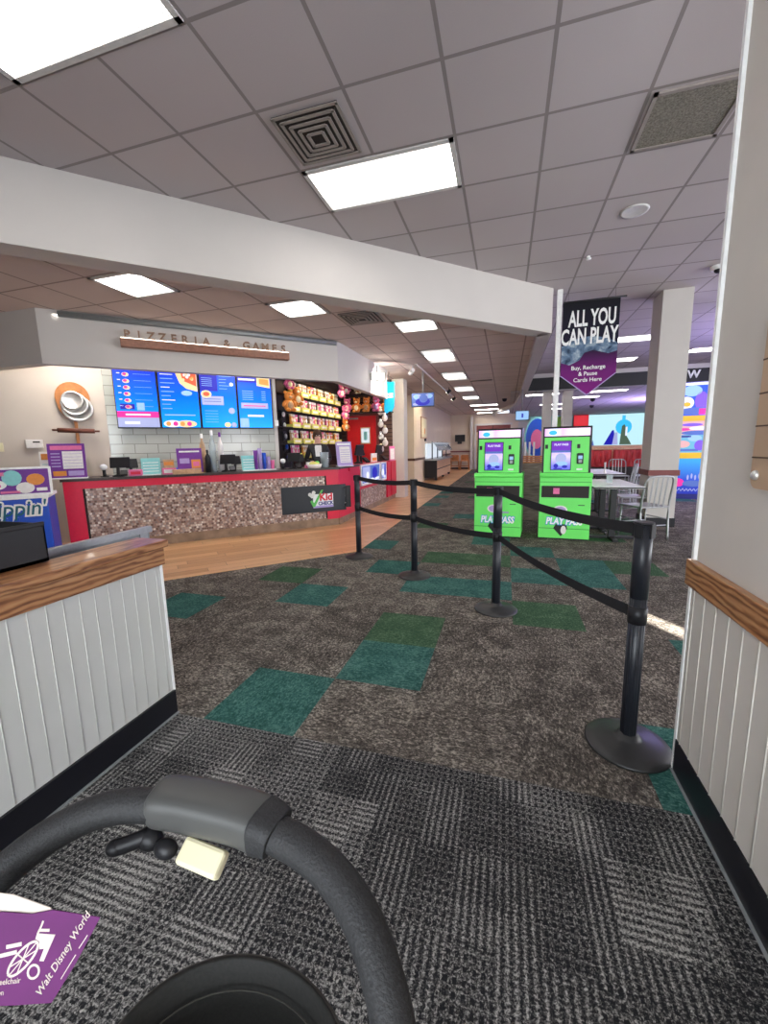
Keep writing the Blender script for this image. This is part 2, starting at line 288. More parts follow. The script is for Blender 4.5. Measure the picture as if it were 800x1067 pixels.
# ---------------------------------------------------------------- mesh builder
class B:
    def __init__(s): s.bm = bmesh.new(); s.mats = []
    def mi(s, m):
        if m not in s.mats: s.mats.append(m)
        return s.mats.index(m)
    def _new(s, verts, m, mtx=None, smooth=False):
        fs = {f for v in verts for f in v.link_faces}
        i = s.mi(m)
        for f in fs: f.material_index = i; f.smooth = smooth
        if mtx is not None: bmesh.ops.transform(s.bm, matrix=mtx, verts=verts)
    def box(s, c, d, m, rot=None, bev=0):
        r = bmesh.ops.create_cube(s.bm, size=1)['verts']
        mt = Matrix.Translation(c) @ (Euler(rot).to_matrix().to_4x4() if rot else Matrix()) @ Matrix.Diagonal((*d, 1))
        bmesh.ops.transform(s.bm, matrix=mt, verts=r); s._new(r, m)
        if bev:
            es = list({e for v in r for e in v.link_edges})
            q = bmesh.ops.bevel(s.bm, geom=es, offset=min(bev, min(d)*.45), segments=2, affect='EDGES', profile=.5)
            i = s.mi(m)
            for f in q['faces']: f.material_index = i
        return s
    def b2(s, a, b, m, bev=0):
        return s.box([(a[i]+b[i])/2 for i in range(3)], [abs(b[i]-a[i]) for i in range(3)], m, bev=bev)
    def cyl(s, p0, p1, r, m, r2=None, seg=16):
        p0, p1 = Vector(p0), Vector(p1); d = p1-p0
        v = bmesh.ops.create_cone(s.bm, cap_ends=True, segments=seg, radius1=r, radius2=r if r2 is None else r2, depth=d.length)['verts']
        s._new(v, m, Matrix.Translation((p0+p1)/2) @ d.to_track_quat('Z', 'Y').to_matrix().to_4x4())
        for f in {f for x in v for f in x.link_faces}: f.smooth = len(f.verts) == 4
        return s
    def ell(s, c, r, m, rot=None, seg=12):
        v = bmesh.ops.create_uvsphere(s.bm, u_segments=seg, v_segments=max(6, seg*2//3), radius=1)['verts']
        s._new(v, m, Matrix.Translation(c) @ (Euler(rot).to_matrix().to_4x4() if rot else Matrix()) @ Matrix.Diagonal((*r, 1)), True); return s
    def lathe(s, prof, m, c=(0, 0, 0), seg=32):
        i = s.mi(m); rings = []
        for r, z in prof: rings.append([s.bm.verts.new((c[0]+r*math.cos(2*PI*k/seg), c[1]+r*math.sin(2*PI*k/seg), c[2]+z)) for k in range(seg)] if r > 1e-5 else [s.bm.verts.new((c[0], c[1], c[2]+z))])
        for a, b in zip(rings, rings[1:]):
            for k in range(seg):
                k2 = (k+1) % seg
                q = [a[k % len(a)], a[k2 % len(a)], b[k2 % len(b)], b[k % len(b)]]
                q = list(dict.fromkeys(q))
                if len(q) > 2:
                    f = s.bm.faces.new(q); f.material_index = i; f.smooth = True
        return s
    def tube(s, pts, r, m, seg=10, sub=6, prof=None, up=(0, 0, 1), caps=True):
        P = spline([Vector(p) for p in pts], sub); i = s.mi(m); rings = []
        rr = r if callable(r) else (lambda t: r)
        for k, p in enumerate(P):
            t = (P[min(k+1, len(P)-1)]-P[max(k-1, 0)]).normalized(); a = t.cross(Vector(up))
            if a.length < 1e-3: a = t.cross(Vector((0, 1, 0)))
            a.normalize(); b = a.cross(t); q = rr(k/(len(P)-1)); ring = []
            for j in range(seg):
                th = 2*PI*j/seg; ca, sa = math.cos(th), math.sin(th)
                if prof: ca, sa = prof(ca, sa)
                ring.append(s.bm.verts.new(p+a*ca*q+b*sa*q))
            rings.append(ring)
        for a, b in zip(rings, rings[1:]):
            for j in range(seg):
                f = s.bm.faces.new((a[j], a[(j+1) % seg], b[(j+1) % seg], b[j])); f.material_index = i; f.smooth = True
        if caps:
            for ring in (rings[0][::-1], rings[-1]): f = s.bm.faces.new(ring); f.material_index = i
        return s
    def prism(s, poly, a, b, m, axis='Z', mtx=None):
        """polygon (2-D) extruded from a to b; axis Z: (x,y), axis Y: (x,z)"""
        mk = (lambda p, h: (p[0], p[1], h)) if axis == 'Z' else ((lambda p, h: (p[0], h, p[1])) if axis == 'Y' else (lambda p, h: (h, p[0], p[1])))
        lo = [s.bm.verts.new(mk(p, a)) for p in poly]; hi = [s.bm.verts.new(mk(p, b)) for p in poly]; i = s.mi(m)
        fs = [s.bm.faces.new(lo[::-1]), s.bm.faces.new(hi)]
        for k in range(len(poly)): fs.append(s.bm.faces.new((lo[k], lo[(k+1) % len(lo)], hi[(k+1) % len(lo)], hi[k])))
        for f in fs: f.material_index = i
        if mtx is not None: bmesh.ops.transform(s.bm, matrix=mtx, verts=lo+hi)
        return s
    # flat artwork on a surface facing -Y: rectangles, discs, polygons, lettering, each a hair in front of the last
    def rect(s, x0, z0, x1, z1, y, m, t=.002): return s.b2((x0, y-t, z0), (x1, y, z1), m)
    def disc(s, x, z, r, y, m, rz=None, t=.002, seg=16):
        return s.prism([(x+r*math.cos(2*PI*k/seg), z+(rz or r)*math.sin(2*PI*k/seg)) for k in range(seg)], y-t, y, m, 'Y')
    def poly(s, pts, y, m, t=.002): return s.prism(pts, y-t, y, m, 'Y')
    def text(s, txt, x, z, size, y, m, align='CENTER', sx=1, t=.0015, rot=0, bold=0, shear=0):
        c = bpy.data.curves.new('t', 'FONT'); c.body = txt; c.size = size; c.align_x = align; c.extrude = t; c.offset = bold; c.shear = shear; c.resolution_u = 3
        o = bpy.data.objects.new('t', c); col.objects.link(o); dg = bpy.context.evaluated_depsgraph_get()
        me = bpy.data.meshes.new_from_object(o.evaluated_get(dg)); n0 = len(s.bm.verts); f0 = len(s.bm.faces)
        s.bm.from_mesh(me); s.bm.verts.ensure_lookup_table(); s.bm.faces.ensure_lookup_table()
        vs = s.bm.verts[n0:]; i = s.mi(m)
        for f in s.bm.faces[f0:]: f.material_index = i
        bmesh.ops.transform(s.bm, matrix=Matrix.Translation((x, y-t, z)) @ Matrix.Rotation(rot, 4, 'Y') @ Matrix.Rotation(PI/2, 4, 'X') @ Matrix.Diagonal((sx, 1, 1, 1)), verts=vs)
        bpy.data.objects.remove(o); bpy.data.curves.remove(c); bpy.data.meshes.remove(me); return s
    def rot(s, mtx): bmesh.ops.transform(s.bm, matrix=mtx, verts=s.bm.verts[:]); return s
    def build(s, name, parent=None, loc=(0, 0, 0), rz=0):
        bmesh.ops.recalc_face_normals(s.bm, faces=s.bm.faces[:])
        me = bpy.data.meshes.new(name); s.bm.to_mesh(me); s.bm.free()
        for m in s.mats: me.materials.append(m)
        o = bpy.data.objects.new(name, me); col.objects.link(o); o.location = loc; o.rotation_euler[2] = rz
        if parent: o.parent = parent
        return o
def spline(P, sub):
    if len(P) < 3 or sub < 2: return P
    out = []
    for i in range(len(P)-1):
        p0, p1, p2, p3 = P[max(i-1, 0)], P[i], P[i+1], P[min(i+2, len(P)-1)]
        for k in range(sub):
            t = k/sub; out.append(.5*((2*p1)+(-p0+p2)*t+(2*p0-5*p1+4*p2-p3)*t*t+(-p0+3*p1-3*p2+p3)*t**3))
    return out+[P[-1]]
def tag(o, label, cat, group=None, kind=None):
    o['label'] = label; o['category'] = cat
    if group: o['group'] = group
    if kind: o['kind'] = kind
    return o
def thing(name, label, cat, loc, rz=0, group=None):
    o = bpy.data.objects.new(name, None); col.objects.link(o); o.location = loc; o.rotation_euler[2] = rz; o.empty_display_size = .1
    return tag(o, label, cat, group)
def struct(o): o['kind'] = 'structure'; return o
def dup(root, loc, rz=None, label=None, group=None):
    r = root.copy(); col.objects.link(r); r.location = loc
    if rz is not None: r.rotation_euler[2] = rz
    if label: r['label'] = label
    if group: r['group'] = group
    for ch in list(root.children):
        c = ch.copy(); col.objects.link(c); c.parent = r
        for g in list(ch.children):
            d = g.copy(); col.objects.link(d); d.parent = c
    return r

# ---------------------------------------------------------------- the room
b = B()       # carpet of half-metre tiles
teal = {(-5, 2), (-3, 3), (-2, 5), (-1, 4), (0, 4), (-1, 1), (-2, 0), (2, 5), (1, 5), (2, 0), (1, 7), (0, 8), (3, 2), (2, 6), (-3, 7)}
green = {(-1, 2), (1, 3), (0, 6), (-4, 4), (3, 6), (-1, 6), (-2, 10)}
vs = {}
def gv(i, j):
    if (i, j) not in vs: vs[i, j] = b.bm.verts.new((-.42+.5*i, 1.53+.5*j, 0))
    return vs[i, j]
rnd = random.Random(3)
for i in range(-18, 20):
    for j in range(-8, 52):
        f = b.bm.faces.new((gv(i, j), gv(i+1, j), gv(i+1, j+1), gv(i, j+1)))
        m = M['cw'] if j < 0 else M['cg']
        if (i, j) in teal: m = M['cte']
        elif (i, j) in green: m = M['cgr']
        elif j > 8 and rnd.random() < .14: m = rnd.choice((M['cte'], M['cgr']))
        f.material_index = b.mi(m)
struct(b.build('floor'))
b = B(); b.prism([(-1.8, 4.85), (-1.8, 24.2), (-9, 24.2), (-9, -2.35)], .0, .005, M['wfloor']); struct(b.build('floor'))
BX = [(-8.6, -2.5), (.59, 6.69)]      # line of the diagonal beam: y = x + 6.1
b = B(); b.b2((-9.4, -2.6, 3.5), (9.6, 27.3, 3.6), M['ct_up']); struct(b.build('ceiling'))  # slab carried on above the far room, unseen, to block stray sun
b = B(); b.prism([(.50, 6.75), (.50, 15), (.40, 18), (.0, 20.5), (-.5, 22), (-.6, 24), (-9, 24), (-9, -2.6)], 3.03, 3.06, M['ct_low']); struct(b.build('ceiling'))
b = B(); b.b2((.1, 14.35, 2.98), (9.6, 27.2, 3.05), M['ct_far']); struct(b.build('ceiling'))
b = B()
b.prism([(-8.62, -2.52), (.59, 6.69), (.40, 6.86), (-8.78, -2.35)], 2.9, 3.5, M['beam'])
struct(b.build('trim_1'))
b = B(); outer = [(.59, 6.69), (.585, 10), (.58, 15), (.47, 18), (.1, 20.3), (-.5, 22), (-.6, 23.8)]
b.prism(outer+[(x-.19, y) for x, y in outer[::-1]], 2.9, 3.5, M['beam']); struct(b.build('trim_2'))
# walls round the hall
b = B(); b.b2((9.5, -2.6, 0), (9.6, 27.2, 3.6), M['wall']); struct(b.build('wall_right'))
b = B(); b.b2((.3, 27.1, 0), (9.6, 27.2, 3.6), M['wall']); struct(b.build('wall_back'))
b = B(); b.b2((-9.4, -2.6, 0), (-9.3, 27.2, 3.6), M['wall']); struct(b.build('wall_left'))
b = B(); b.b2((-9.4, -2.5, 0), (4.765, -2.4, 3.6), M['wall']).b2((4.995, -2.5, 0), (9.6, -2.4, 3.6), M['wall']).b2((4.765, -2.5, 2.62), (4.995, -2.4, 3.6), M['wall']); struct(b.build('wall_front'))  # unseen wall; its slit is shaped to throw the sun strip on the carpet
# near wall on the right, with beadboard wainscot
RX = .692; RE = 1.755
b = B(); b.b2((RX, -2.4, 0), (RX+.15, RE, 3.5), M['near']); struct(b.build('wall_near_right'))
b = B(); b.b2((RX-.008, -2.4, .13), (RX, RE+.004, .80), M['bead_r'])
for k in range(48): b.cyl((RX-.0085, RE-.035-.083*k, .14), (RX-.0085, RE-.035-.083*k, .80), .0028, M['bead_r'], seg=6)
b.b2((RX-.012, RE-.006, .0), (RX+.155, RE+.012, 3.5), M['white']); struct(b.build('trim_3'))
b = B(); b.b2((RX-.012, -2.4, 0), (RX-.001, RE, .14), M['blackr']).b2((RX-.02, -2.4, 0), (RX-.01, RE, .006), M['steelgrey']); struct(b.build('baseboard_right'))
b = B(); b.b2((RX-.028, -2.4, .785), (RX, RE+.012, .882), M['oak'], bev=.004); struct(b.build('trim_4'))
# half-height partition on the left
LX = -1.594; LE = 1.54
b = B(); b.b2((LX-.13, -2.4, 0), (LX-.008, LE, .80), M['bead']); struct(b.build('wall_near_left'))
b = B(); b.b2((LX-.009, -2.4, .12), (LX, LE+.004, .80), M['bead'])
for k in range(48): b.cyl((LX, LE-.03-.062*k, .13), (LX, LE-.03-.062*k, .80), .0022, M['bead'], seg=6)
b.b2((LX-.13, LE-.004, 0), (LX+.004, LE+.008, .8), M['white']); struct(b.build('trim_5'))
b = B(); b.b2((LX, -2.4, 0), (LX+.012, LE, .125), M['blackr']).b2((LX+.012, -2.4, 0), (LX+.022, LE, .006), M['steelgrey']); struct(b.build('baseboard_left'))
b = B(); b.b2((LX-.165, -2.4, .865), (LX+.03, LE+.035, .902), M['oak'], bev=.006).b2((LX-.14, -2.4, .78), (LX+.012, LE+.02, .866), M['oak'], bev=.003); struct(b.build('trim_6'))
# grey metal rail behind the partition
t = thing('metal_barrier', 'low grey metal-topped barrier just behind the oak-capped partition', 'barrier', (-1.98, 1.4, 0))
B().b2((-.005, -3.2, .865), (.025, .46, .90), M['alu'], bev=.002).build('top_rail', t)
B().b2((0, -3.2, .02), (.02, .44, .865), M['steelgrey']).build('panel', t)
for yy in (-2.8, -1.2, .4): B().b2((-.005, yy-.025, 0), (.025, yy+.025, .866), M['alu']).build('post', t)

# diagonal serving-counter wall, y = x + 10.7
def dia(x, c, z=0): return (x, x+c, z)
S2 = math.sqrt(2)
b = B(); b.b2((0, 0, 0), (7.15, .15, 3.03), M['beige']); struct(b.build('wall_counter', loc=(-9.04, 1.66, 0), rz=PI/4))
b = B(); b.b2((0, -.012, 0), (2.52, 0, 3.03), M['subway']); struct(b.build('wall_counter_tile', loc=(-5.79, 4.91, 0), rz=PI/4))
b = B(); b.b2((0, -.03, 0), (.06, .16, 3.03), M['fascia']); struct(b.build('trim_7', loc=(-4.02, 6.68, 0), rz=PI/4))
# bulkhead over the counter
c = 9.15
P1, P2 = (-5.36, 3.79), (-2.66, 6.49)
b = B(); b.prism([(-9.2, 3.72), P1, P2, (-2.60, 9.2), (-2.72, 9.2), (-2.78, 6.54), (-5.40, 3.92), (-9.2, 3.84)], 2.40, 3.03, M['fascia']); struct(b.build('wall_bulkhead'))
b = B(); b.tube([(-5.2, 3.93, 2.985), (-2.66, 6.44, 2.985)], .035, M['steelgrey'], sub=1); struct(b.build('trim_8'))
# back walls of the counter bay
b = B(); b.b2((-4.4, 6.95, 0), (-4.25, 10.5, 3.03), M['dark']); struct(b.build('wall_prize'))
b = B(); b.b2((-4.4, 10.55, 0), (-3.1, 10.65, 3.03), M['slat']); struct(b.build('wall_bay_back'))
b = B(); b.b2((-3.1, 10.50, 0), (-2.84, 10.62, 3.03), M['slat']); struct(b.build('wall_bay_back'))
b = B(); b.b2((-2.84, 10.48, 0), (-2.53, 10.85, 3.03), M['wall'])
struct(b.build('wall_column'))
b = B(); b.b2((-5.5, 14.0, 0), (-3.04, 14.12, 3.03), M['warm']).b2((-3.16, 14.1, 0), (-3.04, 23.8, 3.03), M['warm']); struct(b.build('wall_corridor_left'))
b = B(); b.b2((-5, 13.97, .84), (-3.01, 14.0, .92), M['railb']).b2((-3.04, 13.97, .84), (-3.01, 23.8, .92), M['railb']); struct(b.build('trim_9'))
b = B(); b.b2((-3.2, 23.8, 0), (.6, 23.95, 3.03), M['warm']); struct(b.build('wall_corridor_end'))
b = B(); b.b2((-3.04, 23.76, .96), (-1.95, 23.8, 1.03), M['maroon']).b2((-3.04, 23.77, 0), (-1.95, 23.8, .1), M['dark']); struct(b.build('trim_10'))
b = B(); b.b2((-1.92, 23.6, 0), (-1.8, 23.8, 2.9), M['wall']).b2((-1.7, 23.7, 0), (-1.6, 23.8, 2.45), M['wall']).b2((-1.7, 23.7, 2.4), (.3, 23.8, 2.5), M['wall']); struct(b.build('trim_11'))
b = B(); b.b2((-1.6, 23.74, 0), (.2, 23.8, 2.4), M['tan']); d = struct(b.build('door_1')); B().b2((-.75, 23.72, 0), (-.7, 23.74, 2.4), M['dark']).b2((-1.6, 23.72, 2.05), (.2, 23.74, 2.4), M['maroon']).build('door_panel', d)

# red door at the back of the counter
b = B(); b.b2((-4.12, 10.45, 0), (-3.22, 10.55, 2.2), M['maroon']); struct(b.build('trim_12'))
b = B(); b.b2((-4.07, 10.41, .02), (-3.27, 10.45, 2.14), M['dred'], bev=.004); d = struct(b.build('door_2'))
B().b2((-3.69, 10.395, 1.42), (-3.42, 10.41, 1.85), M['tan']).b2((-3.665, 10.39, 1.45), (-3.445, 10.396, 1.82), M['e_pale']).b2((-3.60, 10.386, 1.52), (-3.50, 10.391, 1.74), M['teal']).build('door_window', d)
B().b2((-4.0, 10.38, 2.06), (-3.75, 10.41, 2.1), M['steelgrey']).build('door_closer', d)
B().cyl((-4.0, 10.36, 1.0), (-4.0, 10.41, 1.0), .03, M['chrome']).build('door_handle', d)

# far room beyond the dark header
b = B(); b.b2((.6, 14.25, 3.0), (9.5, 14.4, 3.37), M['header']); struct(b.build('trim_13'))
b = B(); b.b2((.6, 14.27, 3.37), (9.5, 14.42, 3.52), M['beam']); struct(b.build('trim_14'))
b = B(); b.text('W', 5.1, 3.11, .30, 14.25, M['white'], bold=.008, t=.01); tag(b.build('sign_letter'), 'white letter W on the dark header over the arcade', 'letter')
b = B(); b.b2((1.35, 26.9, 0), (4.35, 27.1, 2.98), M['mint']); struct(b.build('wall_mint'))
for i, (x0, x1, m, lb) in enumerate([(1.72, 2.15, 'lime', 'lime green wall panel above the gap between the green machines'), (2.82, 3.3, 'lime', 'lime green wall panel beside the red one, right of the white pole')]):
    tag(B().b2((x0, 26.82, 0), (x1, 26.9, 2.9), M[m]).build('wall_panel'), lb, 'wall panel')
tag(B().b2((3.75, 26.7, 1.95), (4.55, 26.9, 2.95), M['redp']).b2((3.78, 26.69, 2.0), (4.52, 26.7, 2.9), mat('red_glow', (1, .05, .06), emit=.6)).build('wall_panel'), 'glowing red wall panel left of the big video wall', 'wall panel')

# round columns of the hall: square white column with maroon rail
def column(x0, y0, x1, y1, z1, rail=True):
    b = B(); b.b2((x0, y0, 0), (x1, y1, z1), M['wall'], bev=.006)
    o = struct(b.build('wall_pillar'))
    if rail:
        B().b2((x0-.02, y0-.02, .80), (x1+.02, y1+.02, .885), M['maroon'], bev=.004).build('chair_rail', o)
        B().b2((x0-.01, y0-.01, 0), (x1+.01, y1+.01, .14), M['blackr']).build('base', o)
    return o
column(2.14, 7.3, 2.53, 7.75, 3.5)
column(1.12, 14.6, 1.38, 15.0, 2.98, False)
column(1.72, 14.6, 2.0, 15.0, 2.98, False)
b = B(); b.b2((.655, 6.76, 0), (.725, 6.83, 3.5), M['white'], bev=.004); tag(b.build('pole'), 'slim white floor-to-ceiling pole beside the hanging black banner', 'pole')

# ---------------------------------------------------------------- ceiling fittings
def troffer(x, y, z, sx, sy, label, group):
    t = thing('ceiling_light', label, 'ceiling light', (x, y, z), group=group)
    fr = B(); f = .035
    for a in (-1, 1):
        fr.b2((a*sx/2, -sy/2, -.012), (a*(sx/2-f), sy/2, -.001), M['frame']).b2((-sx/2, a*sy/2, -.012), (sx/2, a*(sy/2-f), -.001), M['frame'])
    fo = fr.build('frame', t)
    B().b2((-sx/2+f, -sy/2+f, -.009), (sx/2-f, sy/2-f, -.002), M['diff']).build('diffuser', fo)
    return t
troffer(-1.014, 3.625, 3.5, 1.2, .59, 'bright rectangular ceiling light below the square air vent', None)
troffer(-2.234, 1.795, 3.5, 1.2, .59, 'largest bright ceiling light, cut off by the upper left corner', None)
for x, y, lb in [(2.646, 10.335, 'ceiling light strip between the black banner and the square column'), (4.78, 12.2, 'ceiling light strip just right of the square column'), (2.646, 12.775, 'second ceiling light behind the banner, before the dark header')]:
    troffer(x, y, 3.5, 1.2, .59, lb, None)
low = 'lights along the lowered ceiling'
for i, (x, y, sx, sy, lb) in enumerate([(-3.705, 3.655, .58, .58, 'square ceiling light above the left end of the pizzeria sign'), (-2.485, 4.875, .58, .58, 'square ceiling light left of the lower air vent'),
        (-1.265, 6.095, .58, .58, 'square ceiling light right of the lower air vent, first of the receding row'), (-1.265, 8.23, .58, 1.18, 'second ceiling light of the receding row'),
        (-1.265, 10.67, .58, 1.18, 'third ceiling light of the receding row'), (-1.265, 13.11, .58, 1.18, 'fourth ceiling light of the receding row'), (-1.265, 15.55, .58, 1.18, 'fifth ceiling light of the receding row'),
        (-.96, 18.6, 1.18, .58, 'first wide light strip at the far end of the row'), (-.96, 20.9, 1.18, .58, 'middle wide light strip at the far end of the row'), (-.96, 23.0, 1.18, .58, 'last wide light strip at the far end of the row')]):
    troffer(x, y, 3.03, sx, sy, lb, low)
for x, y, lb in [(1.1, 15.3, 'far ceiling light just left of the white pole'), (2.6, 16.8, 'far ceiling light under the tip of the banner'), (3.1, 15.2, 'far ceiling light right of the banner tip'), (1.9, 19.2, 'small far ceiling light right of the white pole'), (2.2, 21.6, 'farthest small ceiling light near the lime panels')]:
    troffer(x, y, 2.98, 1.18, .58, lb, 'lights in the far room')
def diffuser_vent(x, y, z, s, label):
    t = thing('air_vent', label, 'vent', (x, y, z))
    B().b2((-s/2, -s/2, -.006), (s/2, s/2, -.001), M['ventd']).build('backing', t)
    for k in range(5):
        h = s/2*(1-k*.19); g = B()
        for a in (-1, 1):
            for (p0, p1) in (((a*h, -h), (a*h, h)), ((-h, a*h), (h, a*h))):
                g.box(((p0[0]+p1[0])/2*(1-.02), (p0[1]+p1[1])/2*(1-.02), -.013-.004*k), (max(abs(p1[0]-p0[0]), .022), max(abs(p1[1]-p0[1]), .022), .006), M['vent'])
        g.build('vane', t)
diffuser_vent(-1.319, 3.015, 3.5, .47, 'square louvred air vent beside the bright rectangular light')
diffuser_vent(-2.485+.61, 5.485, 3.03, .5, 'square air vent in the lowered ceiling, between two lights')
t = thing('return_grille', 'brownish filter grille in the ceiling, near the right wall', 'vent', (1.121, 3.625, 3.5))
B().b2((-.26, -.26, -.008), (.26, .26, -.001), M['filt']).build('filter', t)
g = B()
for a in (-1, 1): g.b2((a*.275, -.275, -.014), (a*.25, .275, -.001), M['vent']).b2((-.275, a*.275, -.014), (.275, a*.25, -.001), M['vent'])
g.build('frame', t)
t = thing('ceiling_speaker', 'round pale speaker set in the ceiling tile', 'speaker', (1.12, 4.83, 3.5)); B().lathe([(0, -.008), (.10, -.008), (.118, -.012), (.125, -.001)], M['frame']).build('grille', t)
t = thing('security_camera', 'white dome camera on the ceiling beside the near right wall', 'camera', (2.52, 6.6, 3.5))
B().lathe([(.085, 0), (.085, -.03), (.07, -.045), (0, -.045)], M['white']).build('housing', t); B().ell((0, -.01, -.05), (.045, .045, .04), M['black']).build('lens_dome', t)
tag(B().lathe([(.02, 0), (.02, -.02), (.03, -.022), (.03, -.03), (0, -.03)], M['white']).build('sprinkler', loc=(.88, 5.75, 3.5)), 'small white sprinkler head above the black banner', 'sprinkler')
g = B(); g.b2((-.3, -.1, -.01), (.3, .1, -.001), M['vent'])
for k in range(4): g.b2((-.27, -.08+k*.045, -.014), (.27, -.06+k*.045, -.01), M['ventd'])
tag(g.build('slot_vent', loc=(-.68, 11.6, 3.03)), 'thin slot vent in the lowered ceiling right of the light row', 'vent')
for x, y, lb in [(-.1, 16.5, 'small black dome camera by the corner of the lowered ceiling'), (3.1, 17.6, 'black dome camera on the purple-lit far ceiling, nearer one'), (3.6, 20.6, 'black dome camera on the purple-lit far ceiling, farther one')]:
    z = 3.03 if x < 0 else 2.98
    tag(B().lathe([(.09, 0), (.09, -.03), (.07, -.09), (0, -.12)], M['black'], seg=16).build('dome_camera', loc=(x, y, z)), lb, 'camera')

# ---------------------------------------------------------------- hanging banner
t = thing('hanging_banner', 'black and purple hanging banner with white lettering and pointed bottom', 'banner', (1.10, 6.74, 3.30), R(-1))
g = B(); g.poly([(-.365, -1.0), (0, -1.29), (.365, -1.0), (.365, 0), (-.365, 0)], .006, M['bcloth'], .008); g.build('cloth', t)
g = B(); pts = [(-.363, -.82)]+[(-.363+.726*k/12, -.66+.18*math.sin(PI*(.12+.76*k/12))) for k in range(13)]+[(.363, -.70), (.25, -.73), (.05, -.67), (-.06, -.70), (-.12, -.80), (-.25, -.86)]
g.poly(pts, -.0025, M['moon'], .0015); g.build('moon_picture', t)
g = B(); g.text('ALL YOU', .02, -.33, .30, -.004, M['white'], sx=.50, bold=.008); g.text('CAN PLAY', -.01, -.575, .30, -.004, M['white'], sx=.52, bold=.008); g.build('lettering', t)
g = B()
for k, s_ in enumerate(('Buy, Recharge', '& Pause', 'Cards Here')): g.text(s_, 0, -.93-.085*k, .078, -.004, M['white'], bold=.001)
g.build('small_lettering', t)
g = B(); g.cyl((-.36, 0, .005), (.44, 0, .005), .012, M['black']); g.build('rod', t)
for a in (-.3, .3): B().cyl((a, 0, .005), (a, 0, .2), .0015, M['black'], seg=5).build('cord', t)
g = B(); g.poly([(-.368, -1.005), (0, -1.297), (.368, -1.005), (.355, -1.0), (0, -1.28), (-.355, -1.0)], -.0025, M['lilac'], .001); g.build('edging', t)

# ---------------------------------------------------------------- stanchions
STN = [(.545, 1.866), (-.05, 3.297), (-.878, 4.014), (-1.70, 4.61)]
LBL = ['nearest and largest black belt stanchion, by the right wall', 'second black belt stanchion, in front of the left green machine', 'third black belt stanchion from the right, mid-row', 'farthest black belt stanchion, carrying the black sign board']
for i, (x, y) in enumerate(STN):
    t = thing('belt_stanchion', LBL[i], 'stanchion', (x, y, 0), group='stanchions of the queue line')
    B().lathe([(0, 0), (.168, 0), (.170, .006), (.165, .012), (.12, .026), (.06, .038), (.045, .045), (.04, .06), (0, .06)], M['basem'], seg=48).build('base', t)
    g = B(); g.cyl((0, 0, .05), (0, 0, .68), .0305, M['pole'], seg=24)
    for k in range(8): a = 2*PI*k/8; g.cyl((.030*math.cos(a), .030*math.sin(a), .06), (.030*math.cos(a), .030*math.sin(a), .68), .0035, M['pole'], seg=6)
    g.build('post', t)
    g = B(); g.cyl((0, 0, .68), (0, 0, .99), .0335, M['pole'], seg=24); g.cyl((0, 0, .99), (0, 0, 1.0), .036, M['black'], seg=24)
    for k in range(4): a = PI/4+2*PI*k/4; g.box((.033*math.cos(a), .033*math.sin(a), .965), (.012, .03, .055), M['black'], rot=(0, 0, a))
    bh = g.build('belt_head', t)
    g = B(); g.cyl((0, 0, .57), (0, 0, .645), .036, M['black'], seg=24); bl = g.build('lower_belt_head', t)
    if i < 3:
        nx, ny = STN[i+1]; d = Vector((nx-x, ny-y, 0)); L = d.length; d.normalize(); nrm = Vector((-d.y, d.x, 0))
        for zc, nm in ((.965, 'upper_belt'), (.605, 'lower_belt')):
            g = B(); N = 14; prev = None; mi = g.mi(M['belt'])
            for k in range(N+1):
                u = k/N; s_ = .036+(L-.072)*u; sag = .025*4*u*(1-u)*(1 if i else 1.3); q = d*s_
                ring = [g.bm.verts.new((q+nrm*a*.0012)+Vector((0, 0, zc-sag+b_*.024))) for a, b_ in ((-1, -1), (1, -1), (1, 1), (-1, 1))]
                if prev:
                    for j in range(4): g.bm.faces.new((prev[j], prev[(j+1) % 4], ring[(j+1) % 4], ring[j])).material_index = mi
                else: g.bm.faces.new(ring[::-1])
                prev = ring
            g.bm.faces.new(prev); g.build(nm, bh if nm == 'upper_belt' else bl)
# sign board held by the last post
ax, ay, bx, by = -2.36, 4.03, -1.80, 4.56
t = thing('sign_board', 'black sign board with a colourful check-mark logo hung on the farthest stanchion', 'sign', ((ax+bx)/2-.02, (ay+by)/2+.02, 0), math.atan2(by-ay, bx-ax)); W_ = .40
bd = B().b2((-W_, -.008, .59), (W_-.03, .008, .90), M['pole'], bev=.006).build('board', t)
g = B(); g.b2((-.03-.01, -.0105, .64), (.205, -.008, .80), M['white']); g.b2((-.04, -.0125, .64), (.205, -.0105, .665), M['lilac'])
g.poly([(-.075, .72), (-.055, .735), (-.03, .70), (.06, .845), (.085, .85), (-.02, .655), (-.045, .655)], -.0125, mat('logo_green', (.12, .5, .1), .5))
g.disc(-.075, .80, .022, -.0105, M['paper']).disc(-.03, .82, .022, -.0105, M['paper']).poly([(-.097, .80), (-.01, .82), (-.03, .765), (-.055, .755)], -.0105, M['paper']); g.build('logo_panel', bd)
g = B(); g.text('Kid', .115, .725, .115, -.0125, mat('logo_red', (.7, .02, .04), .5), bold=.004); g.text('CHECK', .11, .672, .055, -.0125, M['navy'], bold=.002); g.build('lettering', t)
g = B(); g.tube([(.345, -.01, .64), (.345, -.045, .66), (.345, -.045, .84), (.345, -.01, .86)], .006, M['black']).ell((.345, -.045, .68), (.008, .008, .012), M['chrome']); g.build('handle', t)
B().b2((.37, -.012, .62), (.43, .012, .88), M['black'], bev=.004).build('bracket', t)

